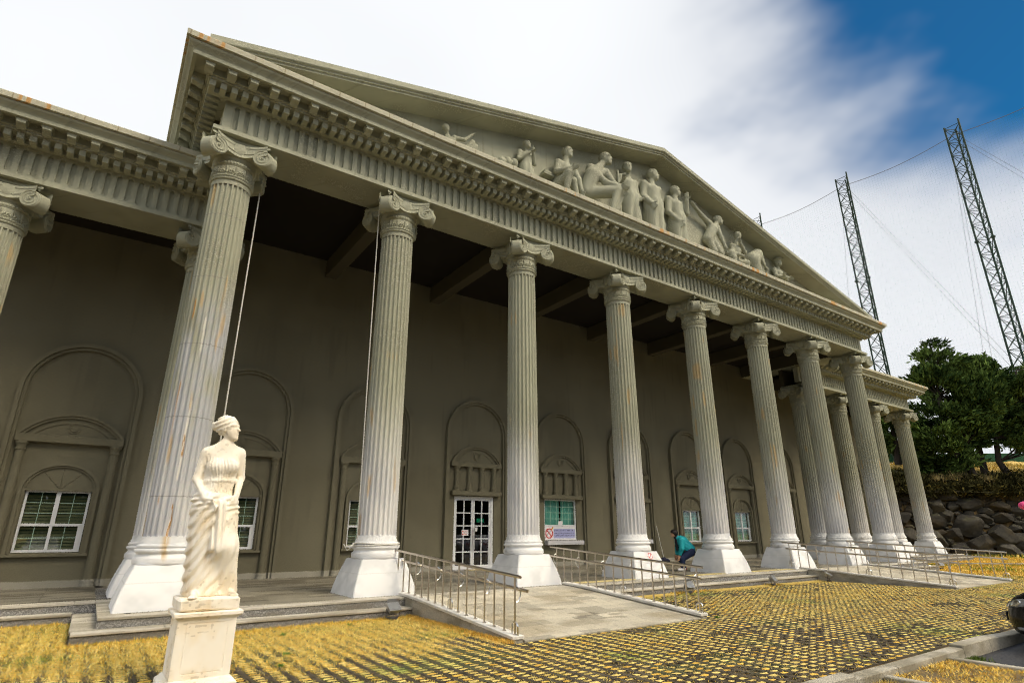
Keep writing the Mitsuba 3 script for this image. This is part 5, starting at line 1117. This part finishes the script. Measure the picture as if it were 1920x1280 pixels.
floodlight(7.72, -1.72, 0.03, 0.15, -0.9, 'grey floodlight on the grass against the left side of the near ramp')
floodlight(16.15, -1.78, 0.03, -0.1, -0.7, 'grey floodlight seen between the posts of the near ramp')
floodlight(20.1, -1.76, 0.03, 0.2, -0.6, 'grey floodlight on the ground in front of the child’s column'.replace('’', "'"))
floodlight(22.9, -2.0, 0.03, 0.3, -1.1, 'pale floodlight against the left side of the far ramp')
floodlight(29.0, -1.76, 0.03, 0.2, -0.8, 'floodlight at the foot of the steps behind the far ramp')
floodlight(33.8, -1.3, 0.03, -0.3, -0.6, 'floodlight on the lawn beyond the far ramp')
floodlight(36.6, 0.9, 0.05, -0.2, -0.5, 'floodlight below the steps of the right wing')

# ------------------------------------------------------------------ boulder wall, hillside, trees
WA, WDIR, WN = np.array([49.7, 3.9]), np.array([0.8, -0.6]), np.array([0.6, 0.8])
def wpt(s, off, z): return np.stack([WA[0] + s * WDIR[0] + off * WN[0], WA[1] + s * WDIR[1] + off * WN[1], np.broadcast_to(z, np.shape(s))], -1)
def hill(s, off):
    z = np.interp(off, [0.6, 1.6, 4.5, 12, 20, 60], [4.15, 4.6, 5.6, 7.2, 8.2, 9.0])
    p = np.stack([s * 0.5, off * 0.5, 0 * s], -1); return z + 0.9 * (meshkit.fbm(p, 3, 12) - 0.5) * np.clip(off / 3, 0.2, 1)
s_, o_ = np.meshgrid(np.linspace(-5.2, 40, 90), np.concatenate([[0.55], np.linspace(0.8, 14, 40), np.linspace(15, 60, 16)]), indexing='ij')
put('hillside', gridmesh(wpt(s_, o_, 0) * [1, 1, 0] + np.stack([0 * s_, 0 * s_, hill(s_, o_)], -1)), 'hill', smooth=True, kind='structure', label='dry grassy slope above the boulder wall')
RW = thing('boulder_wall', 'retaining wall of large dark piled boulders at the right', 'wall')
core = [np.array([[(s, off, z) for off, z in ((0.75, -0.3), (1.15, 2.2), (1.5, 4.2), (3.0, 4.4), (3.0, -0.3))] for s in (-5.4, 30)])]
cp = core[0].reshape(-1, 3); put(RW + '__core', trimesh.convex.convex_hull(wpt(cp[:, 0], cp[:, 1], cp[:, 2])), 'soil')
br = np.random.default_rng(21)
ICO = trimesh.creation.icosphere(3, 1.0)
def boulder(r, rr):
    v = ICO.vertices.copy(); v *= 1 + 0.22 * (meshkit.fbm(v * 1.3 + rr.uniform(0, 50, 3), 3, 1)[:, None] - 0.5)
    for _ in range(14):
        n = rr.normal(size=3); n /= np.linalg.norm(n); d = rr.uniform(0.50, 0.85); k = v @ n - d; v = v - np.clip(k, 0, None)[:, None] * n * 0.98
    v *= 1 + 0.16 * (meshkit.fbm(v * 3.5 + rr.uniform(0, 50, 3), 3)[:, None] - 0.5)
    a = rr.uniform(0, 2 * PI); v = v @ np.array([[math.cos(a), 0, math.sin(a)], [0, 1, 0], [-math.sin(a), 0, math.cos(a)]])
    return v * r
pts = []
for t in range(9000):
    big_ = t < 1400; r = br.uniform(0.50, 0.92) if big_ else br.uniform(0.26, 0.50) if t < 5000 else br.uniform(0.14, 0.26)
    s, h = br.uniform(-5, 16), br.uniform(0.1, 4.25)
    if all(((s - a) / 1.30) ** 2 + ((h - b) / 0.84) ** 2 > (0.70 * (r + c)) ** 2 for a, b, c in pts): pts.append((s, h, r))
for s, h, r in pts:
    v = boulder(r, br) * np.array([1.42, 0.85, 0.93])
    off = 0.42 + 0.25 * h - 0.05 * r + br.uniform(-0.10, 0.10)
    c = wpt(np.array(s), off, h); v = np.stack([v[:, 0] * WDIR[0] + v[:, 1] * WN[0], v[:, 0] * WDIR[1] + v[:, 1] * WN[1], v[:, 2]], -1) + c
    put(RW + '__boulder', (v, ICO.faces), 'rock', smooth=16)

tr_ = np.random.default_rng(5)
def leaf_mesh(C, D, L, col, nb=8, w=0.16, spread=0.75, r=tr_):
    """sprays at C pointing along D, length L: nb narrow faces each"""
    n = len(C); C = np.repeat(C, nb, 0); D = np.repeat(D, nb, 0) + r.normal(0, spread * 0.5, (n * nb, 3)); D /= np.linalg.norm(D, axis=1, keepdims=True)
    L = np.repeat(L, nb) * r.uniform(0.55, 1.1, n * nb); C = C + r.normal(0, 0.10, C.shape)
    S = np.cross(D, r.normal(size=D.shape)); S /= np.linalg.norm(S, axis=1, keepdims=True) + 1e-9; S *= (L * w)[:, None]
    V = np.stack([C, C + D * (L * 0.45)[:, None] + S, C + D * L[:, None], C + D * (L * 0.45)[:, None] - S], 1).reshape(-1, 3)
    F = (np.array([(0, 1, 2), (0, 2, 3)])[None] + 4 * np.arange(n * nb)[:, None, None]).reshape(-1, 3)
    cc = np.repeat(np.repeat(col, nb, 0) * r.uniform(0.7, 1.35, (n * nb, 1)), 4, 0)
    return trimesh.Trimesh(V, F, process=False), cc
def conifer(base, path, lobes, nspray, label, key='conifer_tree', dark=(0.022, 0.044, 0.015), lit=(0.15, 0.225, 0.055), L=0.46):
    k = thing(key, label, 'tree')
    path = np.array(path, float) + np.array(base); m = len(path); r0 = 0.26
    ms = [tube(path, np.linspace(r0, 0.06, m), 9)]
    C, D = [], []
    for c, rad, wgt in lobes:
        c, rad = np.array(c, float) + np.array(base), np.array(rad, float)
        n = int(nspray * wgt); nb = max(5, n // 38)
        u = tr_.normal(size=(nb, 3)); u /= np.linalg.norm(u, axis=1, keepdims=True); rad = rad * 1.16; tips = c + u * rad * tr_.uniform(0.55, 1.0, (nb, 1))
        for tp in tips:
            j = np.argmin(np.abs(path[:, 2] - (tp[2] - 0.35 * np.linalg.norm(tp[:2] - c[:2]) - 0.4))); a = path[j]
            mid = (a + tp) / 2 + np.array([0, 0, -0.15]) + tr_.normal(0, 0.15, 3)
            t = np.linspace(0, 1, 6)[:, None]; q = (1 - t) ** 2 * a + 2 * t * (1 - t) * mid + t ** 2 * tp
            ms.append(tube(q, np.linspace(0.06, 0.015, 6), 5))
            nn = int(1.55 * n) // nb; s = tr_.uniform(0.35, 1.0, nn) ** 0.7; P_ = (1 - s[:, None]) * mid + s[:, None] * tp + tr_.normal(0, 0.36, (nn, 3)) * np.array([1, 1, 0.55])
            d = (tp - a) / (np.linalg.norm(tp - a) + 1e-9); dd = d * 0.7 + (P_ - c) / rad * 0.5 + np.array([0, 0, 0.25]); C.append(P_); D.append(dd)
    C, D = np.vstack(C), np.vstack(D); D /= np.linalg.norm(D, axis=1, keepdims=True)
    tone = tr_.random((len(C), 1)) ** 1.6 * 0.75 + 0.25 * (meshkit.fbm(C * 0.6, 3, 3)[:, None] > 0.5)
    col = np.array(dark) * (1 - tone) + np.array(lit) * tone
    lm, cc = leaf_mesh(C, D, tr_.uniform(0.7, 1.25, len(C)) * L, col)
    put(k + '__trunk', cat_(ms), 'bark', smooth=60); put(k + '__crown', lm, 'leaf', color=cc)
conifer((56.3, 4.0, 5.3), [(0, 0, 0), (-.15, .1, 1.5), (-.5, .4, 3.6), (-.45, .3, 6.5), (.1, .2, 8.8), (.35, .3, 11.0)],
        [((.3, .3, 10.0), (.85, .85, 1.1), .06), ((.1, .3, 8.6), (1.7, 1.7, 1.3), .18), ((-1.2, 1.0, 7.2), (1.6, 1.6, 1.2), .18), ((.7, -.6, 7.0), (1.8, 1.8, 1.5), .22), ((-.6, .6, 5.2), (2.3, 2.0, 1.3), .22), ((-1.6, 1.4, 3.4), (1.9, 1.7, 1.2), .20), ((-.9, .2, 1.9), (1.5, 1.3, .9), .12)], 2000, 'tall pointed dark conifer next to the right wing')
conifer((56.7, 3.6, 5.4), [(0, 0, 0), (-.2, .2, 2.2), (.2, -.5, 4.6), (.8, -1.2, 7.0), (1.0, -1.5, 8.4)], [((1.0, -1.4, 7.8), (1.2, 1.2, 1.2), .3), ((.9, -1.6, 6.2), (1.7, 1.6, 1.5), .4), ((.2, -1.0, 4.5), (1.7, 1.6, 1.0), .3), ((-.1, -.4, 3.2), (1.3, 1.2, .8), .18)], 1000, 'slimmer conifer whose leaning trunk crosses the tallest one')
conifer((58.6, 3.4, 5.6), [(0, 0, 0), (0, 0, 2.5), (.3, -.5, 5.0), (.9, -1.3, 7.4), (1.2, -1.6, 9.2)], [((1.3, -1.6, 8.4), (1.1, 1.1, 1.1), .15), ((1.2, -1.6, 6.8), (2.0, 1.9, 1.5), .35), ((.6, -1.0, 5.0), (2.1, 1.9, 1.3), .3), ((1.8, -2.2, 4.2), (1.9, 1.8, 1.1), .25), ((.6, -.9, 3.3), (1.6, 1.5, .8), .16)], 1500, 'upright dark conifer in the middle of the grove')
conifer((58.9, 2.0, 5.4), [(0, 0, 0), (-.35, .35, 1.2), (-.2, .2, 3.0), (.8, -1.0, 5.5), (1.4, -1.8, 8.2)], [((1.5, -1.9, 7.4), (1.7, 1.7, 1.4), .3), ((1.7, -2.4, 5.6), (2.2, 2.0, 1.5), .4), ((1.2, -1.6, 3.0), (2.0, 1.8, 0.9), .25)], 1500, 'leaning conifer near the right edge of the photo', lit=(0.16, 0.225, 0.05))
conifer((61.3, -.6, 5.4), [(0, 0, 0), (.1, 0, 2.5), (.2, -.2, 5.0), (.2, -.3, 8.0)], [((.2, -.3, 7.2), (1.8, 1.8, 1.5), .35), ((.2, -.3, 5.0), (2.2, 2.1, 1.6), .4), ((.0, 0, 2.8), (1.9, 1.8, 1.1), .25)], 1500, 'dark conifer cut off by the right edge of the photo', lit=(0.16, 0.225, 0.05))
conifer((54.6, 7.7, 6.6), [(0, 0, 0), (.1, -.1, 1.6), (.2, 0, 3.2), (.2, 0, 5.2)], [((.2, 0, 4.4), (1.5, 1.5, 1.3), .4), ((.0, .1, 2.6), (1.7, 1.6, 1.1), .4)], 900, 'low dark conifer seen behind the last wing column')
conifer((55.6, 5.6, 5.2), [(0, 0, 0), (.1, .1, .9), (.1, .2, 2.2)], [((0, 0, 2.0), (1.3, 1.2, 1.0), .5), ((.4, -.2, 1.0), (1.2, 1.1, .8), .4)], 700, 'dark rounded shrub under the tallest conifer', key='dark_shrub')
for i, (s, off, n, l) in enumerate(((1.9, 2.2, 260, 'pale dry reed clump on top of the boulder wall below the leaning trunks'), (5.0, 1.8, 200, 'dry reed clump near the right edge above the boulders'), (3.4, 2.6, 120, 'thin dry reed clump between the other two'))):
    p = wpt(np.array(s), off, 0.0); z0 = float(hill(np.array([s]), np.array([off]))[0]); a = rng.uniform(0, 2 * PI, n); rr = rng.uniform(0, .3, n)
    blades(p[0] + rr * np.cos(a), p[1] + rr * np.sin(a), np.full(n, z0 - .05), rng.uniform(.5, 1.2, n), rng.uniform(.03, .05, n), np.array([[.42, .34, .16]]) * rng.uniform(.5, 1.3, (n, 1)), .95); flush('reed_clump', label=l, cat='reeds')
n = 14000; us, uo = rng.uniform(-5, 17, n), rng.uniform(.9, 13, n); p = wpt(us, uo, 0.0); z0 = hill(us, uo)
blades(p[:, 0], p[:, 1], z0 - .03, rng.uniform(.12, .35, n), rng.uniform(.05, .09, n), np.where((z0 + 1.6 * (meshkit.fbm(p * .5, 3, 4) - .5) > 6.4)[:, None], straw(n) * .7, np.array([[.10, .10, .03]]) * rng.uniform(.5, 1.5, (n, 1))), .9); flush('hill_grass', label='dry grass and low weeds under the trees on the slope', cat='grass', kind='stuff')
n = 3500; us = rng.uniform(-5, 16, n); uo = -.25 - rng.exponential(.35, n); p = wpt(us, uo, 0.0)
blades(p[:, 0], p[:, 1], np.full(n, -.04), rng.uniform(.1, .3, n), rng.uniform(.05, .09, n), np.where((rng.random(n) < .5)[:, None], np.array([[.10, .15, .03]]), straw(n)) * rng.uniform(.5, 1.3, (n, 1)), .85); flush('wall_weeds', label='weeds growing along the foot of the boulder wall', cat='weeds', kind='stuff')
n = 5200; us = br.uniform(-5.2, 16, n); uo = br.uniform(.45, 3.4, n); p = wpt(us, uo, 0.0); z0 = hill(us, uo) + br.random(n) ** 1.5 * .75 * (.3 + meshkit.fbm(p * .6, 3, 8)) - .15
lm, cc = leaf_mesh(p + np.stack([0 * us, 0 * us, z0], -1), br.normal(size=(n, 3)) + [0, -.3, .6], br.uniform(.22, .5, n), np.array([[.026, .025, .010]]) * br.uniform(.5, 2.0, (n, 1)) * np.where(br.random((n, 1)) < .10, [[3.4, 2.9, 2.0]], [[1, 1, 1]]), nb=4, w=.14, r=br)
put('bramble', lm, 'leaf', color=cc, label='dark tangled brambles along the top of the boulder wall', cat='brambles', kind='stuff')
FN = thing('green_fence', 'green mesh fence glimpsed between the trunks behind the trees', 'fence')
for i in range(8):
    a, b = wpt(np.array(-6.0 + i * 4), 20, 0.0), wpt(np.array(-2.0 + i * 4), 20, 0.0); v = b - a; m = box(0.03, 3.97, -.012, .012, 8.3, 9.2); put(FN + '__panel', mv(m, a[0], a[1], 0, math.atan2(v[1], v[0])), 'fence_green'); put(FN + '__post', mv(lathe([(.06, 8.0), (.06, 9.8)], 8), a[0], a[1]), 'tower_green')

# ------------------------------------------------------------------ lattice masts, net and cables behind the trees
def mast(x, y, zt, label):
    k = thing('lattice_mast', label, 'mast', 'green lattice masts')
    A = [np.array((x, y + .66)), np.array((x, y - .66)), np.array((x + 1.14, y))]
    zb = 6.0; n = int((zt - zb) / 1.6); h = (zt - zb) / n
    for i, a in enumerate(A): put(k + '__leg', [tube([(*a, zb), (*a, zt + (.5 if i == 1 else 0.15))], .085, 8)] + [mv(lathe([(.13, -.12), (.19, -.06), (.19, .06), (.13, .12)], 10), *a, z) for z in (28.7,)], 'tower_green', smooth=40)
    br_ = []
    for j in range(n):
        z0, z1_ = zt - (j + 1) * h, zt - j * h
        for p in range(3):
            a, b = A[p], A[(p + 1) % 3]
            br_ += [tube([(*a, z1_), (*b, z1_)], .034, 5, False), tube([(*a, z0 + .06), (*b, z1_ - .06)], .034, 5, False), tube([(*b, z0 + .06), (*a, z1_ - .06)], .034, 5, False)]
    put(k + '__bracing', br_, 'tower_green', kind='stuff')
MY = [13.2, 1.78, 24.6, -9.6]
for y, l in zip(MY, ('green lattice mast rising behind the pediment corner', 'green lattice mast above the trees at the right edge', 'tip of a green mast just over the pediment slope', 'green lattice mast beyond the right edge')): mast(69.5, y, 42.1, l)
NT = thing('ball_net', 'thin netting hung from a cable between the green masts', 'net')
ys_ = sorted(MY)
for a, b in zip(ys_[:-1], ys_[1:]):
    t = np.linspace(0, 1, 14); yy = a + (b - a) * t; zz_ = 41.0 - 1.1 * np.sin(PI * t) * 0.5
    put(NT + '__cable', tube(np.stack([np.full(14, 69.5), yy, zz_], -1), .03, 5), 'cable_grey')
    ln = [tube([(69.5, a + (b - a) * q / 40, 8.0), (69.5, a + (b - a) * q / 40, 41.0 - .55 * math.sin(PI * q / 40))], .0036, 3, False) for q in range(1, 40)] + [tube([(69.5, a, z), (69.5, b, z)], .0036, 3, False) for z in np.arange(9.0, 40.4, .3)]
    put(NT + '__netting', ln, 'net_green', kind='stuff')
for i, (p, q, l) in enumerate((((69.5, 12.5, 40.0), (61.0, -2.0, 9.0), 'guy cable from the left mast down to the grove'), ((69.5, 12.6, 39.6), (61.3, -1.5, 9.0), 'second guy cable beside the first one'), ((69.5, 1.1, 40.0), (62, -14, 12.0), 'guy cable from the right mast leaving the photo'), ((69.5, 1.2, 39.6), (62.4, -13.4, 12.0), 'second guy cable of the right mast'),
                              ((69.5, 2.4, 38.5), (66, 4.2, 8.0), 'steep guy cable left of the right mast'), ((69.5, 2.4, 36.5), (65, 3.2, 8.0), 'steep guy cable nearest the right mast'), ((69.5, 13.8, 38.0), (66, 15.6, 8.0), 'steep guy cable left of the left mast'))):
    put('guy_cable', tube([p, q], .014, 5), 'cable_grey', label=l, cat='cable')

# ------------------------------------------------------------------ the black car at the right edge
CX, CY, CZ = 15.13, -11.17, -0.125
def smax(a, b, k): return -smin(-a, -b, k)
def car_body(X, Y, Z):
    zt = np.interp(Y, [-2.2, -1.7, -1.2, 0.75, 1.25, 1.7, 2.0, 2.2], [.82, .95, .98, .96, .92, .84, .74, .60])
    ax = np.abs(X); w = .90 - .10 * np.clip(Z - .55, 0, 1) - .03 * np.clip(.35 - Z, 0, 1)
    plan = ((ax / w) ** 3.4 + (np.abs(Y) / (2.17 - .10 * np.clip(np.abs(Z - .42) * 2.2, 0, 1))) ** 4.2) ** (1 / 3.6) - 1
    d = smax(plan * .75, (Z - zt) * .9, .10); d = smax(d, .19 + .05 * np.clip(np.abs(Y) - 1.8, 0, 1) - Z, .06)
    cab = smax(np.abs(X) - (.80 - .30 * (Z - .9)), np.maximum((Y - .95) * .55 + (Z - .95) * .83, (-Y - 1.75) * .6 + (Z - .95) * .8), .08); cab = smax(cab, Z - 1.44, .12); cab = smax(cab, .8 - Z, .02)
    d = smin(d, cab, .04)
    for y in (1.33, -1.33): d = smax(d, -(np.maximum(np.sqrt((Y - y) ** 2 + (Z - .32) ** 2) - .345, .62 - ax)), .02)
    return d
def near_ell(c, r): return lambda X, Y, Z: ell(np.abs(X), Y, Z, c, r)
LO, HI = (-1.0, -2.3, .1), (1.0, 2.3, 1.55)
CAR = put('car', mv(surface_nets(car_body, LO, HI, .036), CX, CY, CZ), 'car_black', smooth=True, label='black car nosing in at the right edge, one headlight showing', cat='car')
def patch(region, lo, hi, mt, name, off=.010, h=.016, **kw):
    m = surface_nets(lambda X, Y, Z: np.maximum(np.maximum(car_body(X, Y, Z) - off, -(car_body(X, Y, Z) + .03)), region(X, Y, Z)), lo, hi, h); return put(CAR + '__' + name, mv(m, CX, CY, CZ), mt, smooth=True, **kw)
def lamp(s, cx0, cy0, cz0, rx, ry, rz, tl=0.0):
    return lambda X, Y, Z: ell(s * X, Y - 0.0, Z - tl * (2.0 - Y), (cx0, cy0, cz0), (rx, ry, rz))
for s in (-1, 1):
    lo, hi = (min(s * .3, s * 1.0), 1.2, .4), (max(s * .3, s * 1.0), 2.3, .95)
    patch(lamp(s, .76, 1.95, .635, .22, .36, .062, .16), lo, hi, 'lens', 'headlight')
    lo, hi = (min(s * .4, s * 1.0), 1.6, .15), (max(s * .4, s * 1.0), 2.3, .5)
    patch(lamp(s, .76, 1.98, .30, .13, .20, .036, -.06), lo, hi, 'lens', 'fog_lamp')
for s in (-1, 1): patch(lamp(s, .68, 1.98, .64, .09, .16, .05, .16), (min(s * .3, s * 1.0), 1.2, .4), (max(s * .3, s * 1.0), 2.3, .95), 'chrome', 'reflector', .016)
patch(lambda X, Y, Z: np.maximum(np.maximum(np.abs(X) - .45, np.abs(Z - .60) - .05), 1.5 - Y), (-.6, 1.6, .4), (.6, 2.3, .8), 'chrome', 'grille')
put(CAR + '__number_plate', mv(box(-.26, .26, 2.185, 2.20, .36, .48, .004), CX, CY, CZ), 'rubber')
patch(lambda X, Y, Z: np.maximum(np.maximum(.98 - Z, Z - 1.36), -(np.abs(X) - .55 + .0 * Y)) , (-1, -1.5, .9), (1, 1.0, 1.45), 'lens', 'side_window', .006, .03)
patch(lambda X, Y, Z: np.maximum(np.maximum(.99 - Z, Z - 1.36), np.maximum(np.abs(X) - .60, .25 - Y)), (-.8, .2, .9), (.8, 1.2, 1.45), 'lens', 'windscreen', .006, .03)
for s in (-1, 1):
    for y in (1.33, -1.33):
        w = lathe([(.17, -.10), (.28, -.105), (.315, -.085), (.32, 0), (.315, .085), (.28, .105), (.17, .10)], 28); w.apply_transform(trimesh.transformations.rotation_matrix(PI / 2, [0, 1, 0])); kk = put(CAR + '__wheel', mv(w, CX + s * .76, CY + y, CZ + .32), 'rubber', smooth=40)
        sp = lathe([(.0, .07), (.05, .08), (.06, .06), (.18, .05), (.20, .09), (.205, .10)], 20, False); sp.apply_transform(trimesh.transformations.rotation_matrix(s * PI / 2, [0, 1, 0])); put(kk + '__rim', mv(sp, CX + s * .77, CY + y, CZ + .32), 'chrome', smooth=40)
    put(CAR + '__mirror', mv(trimesh.creation.icosphere(2, 1.0).apply_scale((.11, .07, .08)), CX + s * .98, CY + .62, CZ + 1.02), 'car_black', smooth=True)
put(CAR + '__tail_light', [mv(box(-.80, -.45, -2.16, -2.13, .68, .80, .01), CX, CY, CZ), mv(box(.45, .80, -2.16, -2.13, .68, .80, .01), CX, CY, CZ)], 'shoe_red')
BL = put('balloon', mv(trimesh.creation.icosphere(3, 1.0).apply_scale((.15, .15, .115)), 24.06, -7.24, 2.235), 'pink', smooth=True, label='pink balloon at the right edge in front of the boulder wall', cat='balloon')
put(BL + '__string', tube([(24.2, -7.28, 2.22), (24.5, -7.6, 2.26), (24.7, -8.2, 2.1), (24.8, -8.6, 1.4), (24.8, -8.7, .0)], .006, 5), 'white_rope')

# ------------------------------------------------------------------ what stands behind the camera (seen in the panes)
br_ = np.random.default_rng(9)
n = 9000; bx_ = br_.uniform(-45, 75, n); bh = 9 + 5 * meshkit.fbm(np.stack([bx_ * 0.12, 0 * bx_, 0 * bx_], -1), 3, 4); bz = bh * br_.random(n) ** 0.8
C = np.stack([bx_, -46 + br_.normal(0, 1.6, n), bz], -1); D = br_.normal(size=(n, 3)) + [0, 0.8, 0.3]; D /= np.linalg.norm(D, axis=1, keepdims=True)
lm, cc = leaf_mesh(C, D, br_.uniform(1.2, 2.2, n), np.array([[0.03, 0.05, 0.018]]) * br_.uniform(0.6, 1.6, (n, 1)), nb=3, w=0.3, r=br_)
put('far_wood', lm, 'leaf', color=cc, label='dark wood on the other side of the parking lot', cat='wood', kind='stuff')
mat('car_white', (0.72, 0.73, 0.74), 0.3, clearcoat=0.6); mat('car_silver', (0.35, 0.36, 0.38), 0.3, metallic=0.5, clearcoat=0.6)
for x, y, rz, c, l in ((0.6, -20.5, 0.0, 'car_white', 'white car parked alone on the asphalt across the yard'), (27.2, -20.0, 180.0, 'car_silver', 'silver car parked across the lot'), (30.4, -20.2, 180.0, 'car_white', 'white car parked beside the silver one')):
    k = numbered('car'); lab(k, l, 'car'); base = T4().translate([x, y, 0]).rotate([0, 0, 1], rz).translate([-CX, -CY, 0])
    for kk in [q for q in scene if q == CAR or q.startswith(CAR + '__')]:
        d = {**scene[kk], 'to_world': base}
        if kk == CAR: d['bsdf'] = {'type': 'ref', 'id': 'm_' + c}
        scene[k + kk[len(CAR):]] = d
